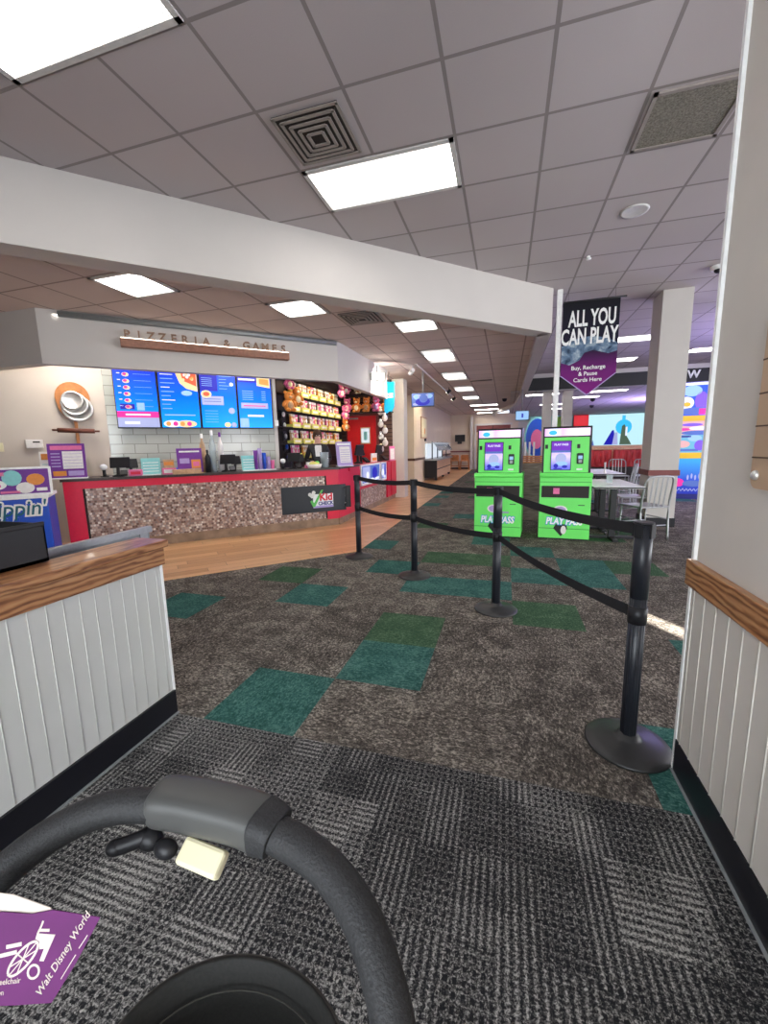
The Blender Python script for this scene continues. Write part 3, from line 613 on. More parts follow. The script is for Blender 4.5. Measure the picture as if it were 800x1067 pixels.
# ---------------------------------------------------------------- serving counter
def diax(x): return (x, x+9.3)
CL, CR = -5.43, -2.75        # ends of the diagonal front
LEN = (CR-CL)*S2
t = thing('serving_counter', 'long red-framed serving counter with brown mosaic front and dark top', 'counter', (CL, CL+9.3, 0), PI/4)
B().b2((-.02, -.03, .965), (LEN+.03, .65, 1.0), M['top'], bev=.004).build('countertop', t)
g = B(); g.b2((0, 0, .865), (LEN, .08, .965), M['red']).b2((0, 0, .12), (.20, .08, .865), M['red']).b2((LEN-.22, 0, .12), (LEN, .10, .865), M['red'])
g.build('red_frame', t)
B().b2((.20, .022, .14), (LEN-.22, .06, .865), M['mosaic']).build('mosaic_front', t)
B().b2((.19, .012, .14), (.225, .03, .865), M['dark']).b2((LEN-.245, .012, .14), (LEN-.215, .03, .865), M['dark']).build('edge_trim', t)
B().b2((.1, .02, 0), (LEN-.02, .07, .14), M['kick']).build('kickboard', t)
B().b2((.02, .08, 0), (LEN-.5, .62, .96), M['dark']).build('carcass', t)
g = B(); g.b2((-.10, .0, .12), (0, .48, .965), M['red']).b2((-.14, .0, .965), (.02, .5, 1.0), M['top']).b2((-.1, .02, 0), (-.01, .48, .12), M['kick'])
g.rot(Matrix.Translation((LEN, 0, 0)) @ Matrix.Rotation(-PI/4, 4, 'Z')); g.build('corner_pillar', t)
# return arm along the corridor side, lower display section then an end pillar
t = thing('counter_return', 'counter arm behind the sign board, with lit display panels and mosaic below', 'counter', (-2.75, 6.60, 0), PI/2)
B().b2((.5, .0, .90), (1.05, .5, .965), M['red']).b2((.42, .0, .12), (1.06, .05, .90), M['red']).b2((1.0, 0, .50), (2.9, .05, .545), M['red']).b2((2.95, -.02, .12), (3.25, .3, .965), M['red']).b2((3.4, 0, .12), (3.85, .3, .965), M['red']).build('red_frame', t)
B().b2((.5, 0, .965), (1.06, .55, 1.0), M['top']).b2((1.05, .06, .965), (3.3, .45, .99), M['red']).b2((3.25, 0, .965), (3.9, .3, .985), M['red']).build('countertop', t)
B().b2((1.06, .02, .12), (2.95, .06, .50), M['mosaic']).build('mosaic_front', t)
B().b2((.5, .03, 0), (3.85, .08, .13), M['kick']).build('kickboard', t)
B().b2((.6, .08, 0), (2.9, .4, .96), M['dark']).build('carcass', t)
for a, bb in ((1.10, 2.40), (2.46, 3.78-.85)):
    g = B(); g.b2((a, -.005, .56), (bb, .05, .985), M['white']).rect(a+.06, .61, bb-.06, .95, -.005, M['e_blue2'])
    w_ = bb-a
    g.rect(a+.1, .63, a+.1+w_*.35, .93, -.0075, M['e_lt']).disc(a+w_*.68, .78, w_*.14, -.0075, M['e_dark'], .13).disc(a+w_*.3, .75, .09, -.010, M['e_white'], .08).rect(a+w_*.45, .62, bb-.1, .68, -.0075, M['e_white']); g.build('display_panel', t)

# menu boards
MW = .575
x0 = -5.62
for k in range(4):
    xa = x0+k*(MW+.012)/S2
    lb = ['blue menu screen with a magenta band, leftmost of four', 'blue menu screen with a large pizza picture, second from left', 'blue menu screen with a pale box in its middle, third from left', 'blue menu screen nearest the prize wall, rightmost of four'][k]
    t = thing('menu_screen', lb, 'menu screen', (xa, xa+10.55, 1.69), PI/4, 'menu screens above the counter')
    B().b2((0, -.0, 0), (MW, .05, 1.0), M['black'], bev=.004).build('housing', t)
    ds = B().b2((.012, -.004, .015), (MW-.012, 0, .985), M['menu']).build('display', t)
    g = B(); y0 = -.004
    r_ = random.Random(20+k)
    if k == 0:
        g.rect(.012, .0+.015, MW-.012, .16, y0, M['e_lt']).rect(.012, .16, MW-.012, .25, y0, M['e_mag']).rect(.12, .19, .45, .215, y0-.002, M['e_white'])
        for j in range(6): g.disc(.17, .88-j*.095-.09, .045, y0, M['e_dough'], .03); g.disc(.16, .885-j*.095-.09, .025, y0-.002, M['e_mag'], .02); g.rect(.27, .80-j*.095, .5, .805-j*.095, y0, M['e_line']); g.rect(.06, .80-j*.095, .1, .812-j*.095, y0, M['e_white'])
        g.rect(.06, .28, .25, .36, y0, M['e_dark']).rect(.28, .27, .38, .38, y0, M['e_lb2']).disc(.44, .9, .035, y0, M['e_white']).rect(.1, .06, .3, .1, y0-.002, M['e_white']); [g.rect(.06+.04*j_, .90, .09+.04*j_, .955, y0, M['e_cyan']) for j_ in range(6)]
    if k == 1:
        g.poly([(.24, .90), (.31, .70), (.40, .62), (.56, .58), (.56, .90), (.40, .93)], y0, M['e_dough']).poly([(.33, .88), (.36, .74), (.55, .66), (.55, .9)], y0-.002, M['e_foodr'])
        for j in range(9): g.disc(.36+r_.random()*.17, .70+r_.random()*.17, .022, y0-.004, r_.choice((M['e_white'], M['e_dough'], M['e_food'])))
        for j in range(9): g.rect(.04, .82-j*.065, .04+r_.uniform(.12, .2), .832-j*.065, y0, M['e_white' if j % 3 == 0 else 'e_line'])
        g.disc(.4, .55, .08, y0, M['e_lb2'], .04).rect(.06, .20, .5, .215, y0, M['e_lb2']).disc(.16, .07, .13, y0, M['e_white'], .055).disc(.36, .07, .15, y0, M['e_dough'], .055)
        for j in range(4): g.disc(.1+j*.1, .07, .035, y0-.002, M['e_mag'] if j % 2 else M['e_food'])
        g.text('PIZZAS', .19, .885, .085, y0, M['e_cyan'], bold=.003)
    if k == 2:
        g.rect(.012, .60, .28, .9, y0, M['e_dark']).rect(.03, .38, .36, .52, y0, M['e_lt']).rect(.06, .43, .32, .44, y0-.002, M['e_blue2']).rect(.06, .47, .32, .48, y0-.002, M['e_blue2']).disc(.10, .55, .08, y0-.004, M['e_dough'], .06).disc(.10, .55, .05, y0-.006, M['e_foodr'], .035)
        for j in range(5): g.rect(.31, .84-j*.05, .31+r_.uniform(.1, .2), .848-j*.05, y0, M['e_line']); g.rect(.06, .28-j*.045, .26, .287-j*.045, y0, M['e_line']); g.rect(.04, .80-j*.03, .2, .806-j*.03, y0-.002, M['e_lb2'])
        g.disc(.48, .29, .05, y0, M['e_lt']).disc(.50, .72, .03, y0, M['e_white']).disc(.40, .06, .05, y0, M['e_dough'], .04).disc(.5, .06, .04, y0, M['e_lt'], .04); [g.rect(.06+.04*j_, .90, .09+.04*j_, .955, y0, M['e_cyan']) for j_ in range(6)]
    if k == 3:
        g.rect(.012, .77, .33, .85, y0, M['e_dark']).rect(.03, .80, .30, .83, y0-.002, M['e_white']).poly([(.33, .72), (.55, .69), (.55, .86), (.33, .86)], y0, M['e_dough']).poly([(.37, .75), (.53, .73), (.53, .83), (.37, .84)], y0-.002, M['e_food'])
        for j in range(5): g.rect(.08, .62-j*.035, .26, .63-j*.035, y0, M['e_line']); g.rect(.40, .62-j*.035, .47, .63-j*.035, y0, M['e_line'])
        g.rect(.05, .34, .50, .43, y0, M['e_lt']).rect(.09, .375, .46, .39, y0-.002, M['e_mag']).rect(.15, .20, .42, .23, y0, M['e_white']).rect(.02, .02, .16, .17, y0, M['e_lb2']); [g.rect(.06+.04*j_, .90, .09+.04*j_, .955, y0, M['e_cyan']) for j_ in range(6)]
    g.build('menu_content', ds)

# sign bar and its letters on the bulkhead
sx0, sx1 = -4.73, -3.20
LB = (sx1-sx0)*S2
t = thing('pizzeria_sign', 'brown lit sign bar with raised lettering on the bulkhead over the menu screens', 'sign', (sx0, sx0+9.15-.09, 0), PI/4)
B().b2((0, -.05, 2.655), (LB, .06, 2.755), M['signbar'], bev=.004).build('sign_bar', t)
B().b2((.01, -.045, 2.755), (LB-.01, -.035, 2.762), M['e_strip']).build('light_strip', t)
g = B(); s_ = 'PIZZERIA & GAMES'
for k, ch in enumerate(s_):
    if ch != ' ': g.text(ch, .08+k*(LB-.16)/15, 2.765, .14, .0, M['bronze'], t=.012, bold=.003)
g.build('lettering', t)

# pizza peel with pans on the beige wall
t = thing('pizza_peel_display', 'wooden pizza peel with silver pans and crossed rolling pin on the beige wall', 'wall decoration', (-6.04, 4.62, 0), PI/4)
g = B(); g.poly([(-.17, 1.93)]+[(-.205*math.cos(PI*k/14), 2.12+.22*math.sin(PI*k/14)) for k in range(15)]+[(.19, 1.93), (.14, 1.88), (-.12, 1.86)], 0, M['wood2'], .03)
g.build('peel_blade', t)
B().b2((-.02, -.028, 1.28), (.02, 0, 1.90), M['wood2'], bev=.004).build('peel_handle', t)
for k, (px, pz, rr) in enumerate([(.045, 1.97, .19), (.02, 2.03, .165), (0, 2.08, .13)]):
    yy = -.035-.02*k; g = B(); g.lathe([(0, 0), (rr*.82, 0), (rr*.86, .012), (rr, .014), (rr, .018), (rr*.84, .018), (rr*.8, .004), (0, .004)], M['chrome'], seg=32)
    g.rot(Matrix.Translation((px, yy, pz)) @ Matrix.Rotation(PI/2, 4, 'X')); g.build('pizza_pan', t)
g = B(); g.cyl((-.22, -.05, 1.66), (.22, -.05, 1.645), .033, M['wood3']).cyl((-.28, -.05, 1.662), (-.22, -.05, 1.66), .014, M['wood3']).cyl((.22, -.05, 1.645), (.28, -.05, 1.643), .014, M['wood3']); g.build('rolling_pin', t)
t = thing('thermostat', 'white thermostat on the beige wall left of the rolling pin', 'thermostat', (-6.40, 4.27, .03), PI/4)
B().b2((-.10, -.03, 1.38), (.09, 0, 1.50), M['paper'], bev=.008).build('case', t); B().b2((-.02, -.032, 1.455), (.06, -.03, 1.475), M['dark']).build('display', t)
t = thing('light_switch', 'cream light switch plate left of the thermostat', 'light switch', (-6.68, 3.99, 0), PI/4)
B().b2((-.05, -.008, 1.37), (.05, 0, 1.49), M['cream'], bev=.003).build('plate', t); B().b2((-.012, -.02, 1.42), (.012, -.008, 1.45), M['cream']).build('toggle', t)
tag(B().b2((0, -.03, 0), (.06, 0, .1), M['white'], bev=.004).build('wall_socket', loc=(-3.99, 6.67, 1.74), rz=PI/4), 'small white box on the wall edge right of the last menu screen', 'wall box')

# ---------------------------------------------------------------- things on the counter (rz 45 deg, top at z 1.0)
def on(x, off=0): c = 9.5+off; return (x, x+c, 1.0)
def standing_sign(name, lb, x, w, h, face, art, base=None, off=0, lean=-.16):
    t = thing(name, lb, 'counter sign', on(x, off), PI/4)
    mt = Matrix.Rotation(lean, 4, 'X')
    g = B(); g.b2((-w/2, -.006, .012), (w/2, .006, h), face, bev=.003); g.rot(mt).build('panel', t)
    g = B(); art(g, w, h); g.rot(mt).build('print', t)
    B().b2((-w/2, -.05, 0), (w/2, .09, .012), base or M['white'], bev=.003).build('foot', t)
    return t
def art_table(g, w, h):
    g.rect(-w*.42, h*.82, w*.42, h*.94, -.006, M['pink']); g.rect(-w*.12, h*.28, w*.42, h*.78, -.006, M['paper'])
    for j in range(5): g.rect(-w*.10, h*(.34+j*.09), w*.40, h*(.35+j*.09), -.008, M['lilac']); g.rect(-w*.42, h*(.34+j*.09), -w*.18, h*(.37+j*.09), -.006, M['lilac'])
    g.rect(-w*.40, h*.08, -w*.05, h*.22, -.006, M['orange']); g.rect(w*.0, h*.08, w*.42, h*.22, -.006, M['lilac'])
standing_sign('counter_sign', 'tall purple sign with a white price table at the counter left end', -5.49, .40, .46, M['purple'], art_table)
def art_or(g, w, h):
    g.rect(-w*.42, h*.7, w*.42, h*.92, -.006, M['orange'])
    for j in range(5): g.rect(-w*.4, h*(.12+j*.1), w*.4, h*(.14+j*.1), -.006, M['teal'])
standing_sign('counter_sign', 'white paper sign with orange heading behind the ice cream freezer', -5.72, .26, .36, M['paper'], art_or, off=.2)
def art_small(g, w, h):
    for j in range(4): g.rect(-w*.4, h*(.2+j*.17), w*.4, h*(.24+j*.17), -.006, M['white'])
standing_sign('counter_sign', 'mint green card holder right of the leftmost cash register', -4.82, .24, .24, M['teal'], art_small)
standing_sign('counter_sign', 'mint green card holder right of the middle cash register', -3.86, .24, .24, M['teal'], art_small)
def art_pur(g, w, h):
    g.rect(-w*.4, h*.84, w*.4, h*.9, -.006, M['white']); g.rect(w*.05, h*.2, w*.42, h*.55, -.006, M['orange']); g.rect(-w*.4, h*.4, -w*.02, h*.6, -.006, M['lilac']); g.rect(w*.12, h*.28, w*.36, h*.46, -.008, M['pink'])
standing_sign('counter_sign', 'dark purple sign on a tan block at the middle of the counter', -4.46, .34, .37, M['purple'], art_pur, M['tan'])
tag(B().b2((-.19, -.05, 0), (.19, .06, .07), M['tan'], bev=.004).build('wooden_block', loc=on(-4.42, -.16), rz=PI/4), 'tan wooden block in front of the dark purple sign', 'block')
def art_lil(g, w, h):
    g.rect(-w*.30, h*.15, w*.38, h*.8, -.006, M['paper'])
    for j in range(6): g.rect(-w*.26, h*(.2+j*.09), w*.34, h*(.22+j*.09), -.008, M['lilac'])
    g.rect(-w*.42, h*.86, w*.42, h*.94, -.006, M['white'])
standing_sign('counter_sign', 'lilac sign with a white table at the right end of the counter', -2.76, .30, .44, M['lilac'], art_lil, off=.18)
def register(x, lb, flip=1, accent=None, loc=None, rz=PI/4, scanner=True):
    t = thing('cash_register', lb, 'cash register', loc or on(x), rz, 'cash registers on the counter')
    B().lathe([(0, 0), (.075, 0), (.075, .015), (.025, .03), (.02, .12), (0, .12)], M['black'], seg=16).build('stand', t)
    g = B(); g.box((.03*flip, .0, .19), (.24, .03, .15), M['black'], rot=(.25, 0, .35*flip), bev=.008); tm = g.build('terminal', t)
    g = B(); g.box((-.02*flip, -.02, .19), (.13, .006, .09), accent or M['e_pos'], rot=(.25, 0, .35*flip)); g.build('terminal_screen', tm)
    g = B(); g.box((.16*flip, .1, .17), (.15, .03, .13), M['black'], rot=(-.3, 0, .3*flip), bev=.006); g.cyl((.14*flip, .08, 0), (.15*flip, .1, .14), .02, M['black']); g.build('customer_display', t)
    if scanner:
        g = B(); g.cyl((-.16*flip, 0, 0), (-.16*flip, 0, .10), .022, M['black']).ell((-.16*flip, -.02, .135), (.045, .05, .04), M['white']); g.cyl((-.16*flip, 0, 0), (-.16*flip, 0, .012), .05, M['black']); g.build('scanner', t)
    g = B(); g.box((.07*flip, -.11, .05), (.08, .12, .03), M['black'], rot=(.5, 0, 0), bev=.006); g.build('card_reader', t)
    return t
register(-5.10, 'black cash register with white scanner, leftmost on the counter')
register(-4.11, 'black cash register at the middle of the counter, right of the bottles', scanner=False)
register(-3.38, 'black cash register with a blue lit part, before the prize shelves', accent=mat('blue_part', (.03, .09, .5), .4))
register(0, 'black cash register in front of the red door', loc=(-3.0, 8.25, .99), rz=R(62), scanner=False).scale = (1.35, 1.35, 1.5)
register(0, 'black cash register at the far end of the counter, right of the red door', loc=(-2.98, 9.6, .99), rz=R(62), scanner=False).scale = (1.25, 1.25, 1.5)
tag(B().b2((-.085, -.05, 0), (.085, .05, .085), M['pink'], bev=.006).b2((-.06, -.052, .02), (.06, -.05, .06), M['red']).build('small_box', loc=on(-4.955), rz=PI/4), 'small dark red box right of the leftmost cash register', 'box')
tag(B().b2((-.10, -.05, 0), (.10, .05, .05), M['pink'], bev=.006).b2((-.08, -.04, .05), (.08, .04, .10), M['white'], bev=.004).b2((-.07, -.052, .01), (.07, -.05, .03), M['paper']).build('small_box', loc=on(-3.15), rz=PI/4), 'pink and white box in front of the person behind the counter', 'box')
t = thing('candy_box', 'small stacked orange and white boxes left of the dark purple sign', 'box', on(-4.66), PI/4)
B().b2((-.09, -.05, 0), (.09, .05, .09), M['pink'], bev=.004).b2((-.07, -.052, .02), (.07, -.05, .07), M['white']).build('lower_box', t)
B().b2((-.07, -.04, .09), (.07, .04, .21), M['tan'], bev=.004).b2((-.06, -.042, .13), (.06, -.04, .18), M['orange']).build('upper_box', t)
tag(B().ell((0, 0, .045), (.1, .06, .045), M['blue']).b2((-.1, -.05, 0), (.1, .05, .03), M['navy']).build('blue_bundle', loc=on(-4.62, .1), rz=PI/4), 'blue bundle behind the small orange and white boxes', 'bundle')
def bottle(x, off, h, r, body, cap, lb, grp):
    t = thing('bottle', lb, 'bottle', on(x, off), PI/4, grp)
    B().lathe([(0, 0), (r, 0), (r, h*.62), (r*.8, h*.72), (r*.35, h*.82), (r*.35, h*.9), (0, h*.9)], body, seg=16).build('body', t)
    B().lathe([(r*.42, h*.88), (r*.42, h), (0, h)], cap, seg=12).build('cap', t)
gb = 'tall bottles at the middle of the counter'
bottle(-4.40, .15, .58, .045, M['tan'], M['white'], 'tall tan bottle, leftmost of the tall bottles', gb)
bottle(-4.305, .16, .63, .05, M['glass'], M['white'], 'tall clear bottle with pale cap in the tall bottle group', gb)
bottle(-4.215, .14, .60, .042, M['paper'], M['purple'], 'tall white bottle with purple cap, rightmost of the tall bottles', gb)
bottle(-4.27, -.04, .34, .04, M['black'], M['black'], 'short black bottle in front of the tall bottles', gb)
# tumblers in a caddy
t = thing('cup_caddy', 'white caddy at the counter, right of the second mint card holder', 'caddy', on(-3.70), PI/4)
B().b2((-.17, -.07, 0), (.17, .07, .015), M['white']).b2((-.17, .055, 0), (.17, .07, .12), M['lilac']).build('tray', t)
cols = ['purple', 'lilac', 'blue', 'lilac', 'pink']
for k in range(5):
    dx = -.13+.065*k; q = Vector((dx*math.cos(PI/4), dx*math.sin(PI/4), 0))
    hh = [.30, .33, .26, .2, .14][k]; g = B(); g.lathe([(0, 0), (.024, 0), (.033, hh), (.030, hh), (.022, .006), (0, .006)], M[cols[k]], seg=14)
    p_ = on(-3.70); tag(g.build('tumbler', loc=(p_[0]+q.x, p_[1]+q.y, 1.015)), ['dark purple tumbler, leftmost in the white caddy', 'tallest lilac tumbler, second in the white caddy', 'blue tumbler at the centre of the white caddy', 'short lilac tumbler, fourth in the white caddy', 'shortest pink tumbler, rightmost in the white caddy'][k], 'cup', 'tumblers in the white caddy')
t = thing('clear_jar', 'clear jar in front of the person behind the counter', 'jar', on(-2.98, .0), PI/4)
B().lathe([(0, 0), (.07, 0), (.075, .26), (.068, .26), (.064, .01), (0, .01)], M['glass'], seg=20).build('glass', t)
g = B(); rr_ = random.Random(4)
for k in range(9): g.ell((rr_.uniform(-.035, .035), rr_.uniform(-.035, .035), .03+.013*k), (.02, .02, .016), rr_.choice((M['white'], M['green'], M['paper'], M['yellow'])), seg=8)
g.build('sweets', t)
tag(B().lathe([(0, 0), (.10, 0), (.13, .07), (.125, .07), (.095, .006), (0, .006)], M['paper'], seg=20).ell((0, 0, .07), (.09, .08, .04), M['yellow']).ell((.04, .02, .09), (.04, .04, .03), M['green']).build('bowl', loc=on(-3.06, -.16)), 'pale bowl of wrapped bits beside the clear jar', 'bowl')
tag(B().b2((-.1, -.02, 0), (.1, .02, .2), M['paper'], bev=.004).b2((-.08, -.023, .03), (.08, -.02, .1), M['orange']).build('paper_stand', loc=(-2.97, 9.25, .99), rz=R(70)), 'white paper stand between the two far cash registers', 'stand')
tag(B().b2((-.09, -.01, 0), (.09, .01, .36), M['pink'], bev=.004).b2((-.07, -.013, .04), (.07, -.01, .3), M['paper']).build('counter_sign', loc=(-2.72, 9.95, .985), rz=R(60)), 'pink and white leaflet stand at the far end of the counter', 'counter sign')

# ---------------------------------------------------------------- prize wall, x = -4.25 facing +X
def prize_bin(lb, grp):
    t = thing('prize_bin', lb, 'display bin', (0, 0, 0), PI/2, grp)
    g = B(); g.b2((-.17, -.14, 0), (.17, 0, .01), M['yellow']).b2((-.17, -.145, -.01), (.17, -.135, .10), M['yellow']).b2((-.175, -.14, 0), (-.165, 0, .06), M['yellow']).b2((.165, -.14, 0), (.175, 0, .06), M['yellow']); g.build('tray', t)
    B().b2((-.12, -.148, .02), (.12, -.145, .065), M['paper']).build('price_strip', t)
    return t
def toy_pack(c1, c2, lb, grp, name='toy_pack'):
    g = B(); g.b2((-.052, -.02, 0), (.052, .02, .24), c1, bev=.012).b2((-.05, -.021, .20), (.05, .021, .25), c2).ell((0, -.022, .14), (.034, .015, .045), c2, seg=8).ell((.01, -.03, .16), (.015, .01, .02), M['orange'], seg=6)
    return tag(g.build(name), lb, 'packaged toy', grp)
cols = [(M['pink'], M['paper']), (M['paper'], M['orange']), (M['cream'], M['pink']), (M['orange'], M['cream']), (M['tan'], M['paper']), (M['paper'], M['pink'])]
rowz = [2.40, 2.08, 1.76, 1.44, 1.14]
rown = ['top', 'second', 'third', 'fourth', 'bottom']
rr_ = random.Random(11)
for ri, z in enumerate(rowz):
    gb, gt = 'yellow bins in the %s row' % rown[ri], 'packaged toys in the %s row' % rown[ri]
    b0 = None; ys = [7.72+.44*k for k in range(6)]
    if ri == 4: ys = ys[:4]
    ORD = ['leftmost', 'second from left', 'third from left', 'fourth from left', 'fifth from left', 'sixth from left']
    ORT = ['first', 'second', 'third', 'fourth', 'fifth', 'sixth', 'seventh', 'eighth', 'ninth', 'tenth', 'eleventh', 'twelfth', 'thirteenth', 'fourteenth', 'fifteenth', 'sixteenth', 'seventeenth', 'eighteenth']
    for k, y in enumerate(ys):
        lb = 'yellow-fronted display bin, %s in the %s row of the prize wall' % (ORD[k], rown[ri])
        if b0 is None: b0 = prize_bin(lb, gb); b0.location = (-4.25, y, z); b0.rotation_euler[2] = PI/2
        else: dup(b0, (-4.25, y, z), label=lb)
        for q in range(3):
            ci = rr_.randrange(6)
            key = (ri, ci)
            lbt = '%s packaged toy, %s from the left in the %s row of yellow bins' % (['pink', 'cream and orange', 'yellowish', 'orange', 'tan', 'white and pink'][ci], ORT[k*3+q], rown[ri])
            src = MAT.get(('pk', key))
            loc = (-4.18+rr_.uniform(-.015, .015), y-.11+.11*q, z+.012)
            if src is None:
                src = toy_pack(*cols[ci], lbt, gt); src.location = loc; src.rotation_euler[2] = PI/2; MAT[('pk', key)] = src
            else:
                c_ = src.copy(); col.objects.link(c_); c_.location = loc; c_['label'] = lbt
# side frame and dark peg boards of the prize wall
t = thing('prize_shelving', 'dark brown shelving frame holding rows of yellow bins behind the counter', 'shelving', (-4.25, 7.0, 0), PI/2)
B().b2((-.08, -.14, 0), (-.02, 0, 3.0), M['railb']).build('side_post', t)
for z in rowz+[2.72]: B().b2((-.02, -.13, z-.022), (3.28, 0, z), M['dark']).build('shelf', t)
# plush toys
def plush(c1, c2, lb, grp, s=1.0):
    g = B(); g.ell((0, 0, .10), (.085, .07, .10), c1).ell((0, -.01, .24), (.075, .065, .07), c1).ell((-.055, 0, .30), (.028, .018, .03), c1, seg=8).ell((.055, 0, .30), (.028, .018, .03), c1, seg=8)
    g.ell((-.09, -.02, .13), (.03, .03, .06), c1, rot=(0, .5, 0), seg=8).ell((.09, -.02, .13), (.03, .03, .06), c1, rot=(0, -.5, 0), seg=8).ell((-.05, -.06, .03), (.035, .05, .03), c1, seg=8).ell((.05, -.06, .03), (.035, .05, .03), c1, seg=8)
    g.ell((0, -.055, .10), (.05, .025, .06), c2, seg=8).ell((0, -.065, .225), (.03, .025, .022), c2, seg=8)
    g.ell((-.025, -.065, .26), (.008, .006, .01), M['black'], seg=6).ell((.025, -.065, .26), (.008, .006, .01), M['black'], seg=6)
    g.rot(Matrix.Scale(s, 4)); return tag(g.build('plush_toy'), lb, 'plush toy', grp)
o = plush(M['orange'], M['tan'], 'orange plush toy at the upper left corner of the prize wall', 'plush toys hung left of the bins', 1.2); o.location = (-3.97, 7.18, 2.02); o.rotation_euler[2] = PI/3
o = plush(M['orange'], M['cream'], 'orange plush toy with pale belly, right beside the first hanging one', 'plush toys hung left of the bins', 1.15); o.location = (-3.95, 7.46, 2.16); o.rotation_euler[2] = PI/3
o = plush(M['pink'], M['cream'], 'pink plush toy above the orange ones on the prize wall', 'plush toys hung left of the bins', .9); o.location = (-3.97, 7.22, 2.44); o.rotation_euler[2] = PI/3
t = thing('plush_shelf', 'dark shelf over the red door carrying plush toys', 'shelf', (-3.65, 10.3, 2.22))
B().b2((-.44, -.15, -.03), (.85, .15, 0), M['dark']).build('board', t)
for a in (-.4, .7): B().b2((a, 0, -.15), (a+.03, .15, -.03), M['dark']).build('bracket', t)
B().b2((-.44, -.12, .44), (.85, .15, .46), M['dark']).build('upper_board', t)
pcs = [('pink', 'cream', 'dark pink'), ('orange', 'cream', 'orange'), ('orange', 'tan', 'orange and tan'), ('pink', 'lilac', 'pink and lilac'), ('orange', 'paper', 'red-orange')]
for k, (a, b_, nm) in enumerate(pcs):
    o = plush(M[a], M[b_], '%s plush toy, %s on the shelf above the red door' % (nm, ['first', 'second', 'third', 'fourth', 'last'][k]), 'plush toys above the red door', 1.15); o.location = (-3.98+.265*k, 10.25, 2.22)
for k, (a, b_, nm) in enumerate([('pink', 'paper', 'pink'), ('cream', 'orange', 'cream'), ('orange', 'paper', 'pale orange'), ('cream', 'pink', 'cream and pink')]):
    o = plush(M[a], M[b_], '%s plush toy, %s on the highest shelf above the red door' % (nm, ['first', 'second', 'third', 'last'][k]), 'plush toys above the red door', .95); o.location = (-3.98+.33*k, 10.25, 2.68)
for k, (y, z, a) in enumerate([(9.9, 2.72, 'pink'), (10.1, 2.2, 'pink'), (10.1, 1.9, 'orange')]):
    o = plush(M[a], M['cream'], ['dark pink plush toy hung high in the prize wall corner', 'pink plush toy in the corner left of the red door top', 'orange plush toy lowest in the corner left of the red door'][k], 'plush toys in the prize corner', 1.0); o.location = (-4.0, y, z-.15); o.rotation_euler[2] = PI/3
# dark merchandise strips left of the bins
for k in range(5):
    t = thing('hanging_toy', ['white round toy pack high on the dark board left of the bins', 'white round toy pack, second down on the dark board', 'grey round toy pack, middle of the dark board', 'blue toy pack, fourth down on the dark board', 'dark blue toy pack, lowest on the dark board'][k], 'packaged toy', (-4.22, 7.35+.02*k, 2.0-.21*k), PI/2, 'toys hung left of the bins')
    B().b2((-.07, -.015, -.09), (.07, 0, .09), M['black'], bev=.004).build('card', t)
    B().ell((0, -.03, 0), (.045, .025, .05), [M['paper'], M['white'], M['steelgrey'], M['blue'], M['navy']][k]).build('toy', t)
# white plush clip strip and blue blade sign
t = thing('plush_strip', 'hanging strip of white plush toys right of the red door', 'plush strip', (-3.02, 10.25, 0))
B().cyl((0, 0, 1.2), (0, 0, 2.35), .008, M['steelgrey'], seg=8).build('strip', t)
for k in range(7):
    s_ = 1 if k % 2 else -1; B().ell((.055*s_, -.03, 1.28+.155*k), (.075, .06, .085), M['paper'], seg=10).ell((.055*s_, -.05, 1.38+.155*k), (.04, .04, .04), M['white' if k % 3 else 'cream'], seg=8).build('plush', t)
t = thing('blade_sign', 'bright blue frozen-drink sign hanging right of the red door', 'sign', (-2.64, 9.5, 0), R(0))
g = B(); pts = [(-.12, 2.17), (-.07, 2.10), (.0, 2.16), (.05, 2.13), (.12, 2.25), (.13, 2.80), (-.11, 2.82)]; g.poly(pts, .03, M['sky'], .06); g.build('panel', t)
g = B(); g.text('ICEE', 0, 2.46, .13, -.03, M['white'], sx=.8, bold=.006); g.build('lettering', t)
B().cyl((0, 0, 2.80), (0, 0, 3.03), .008, M['steelgrey'], seg=8).build('hanger', t)

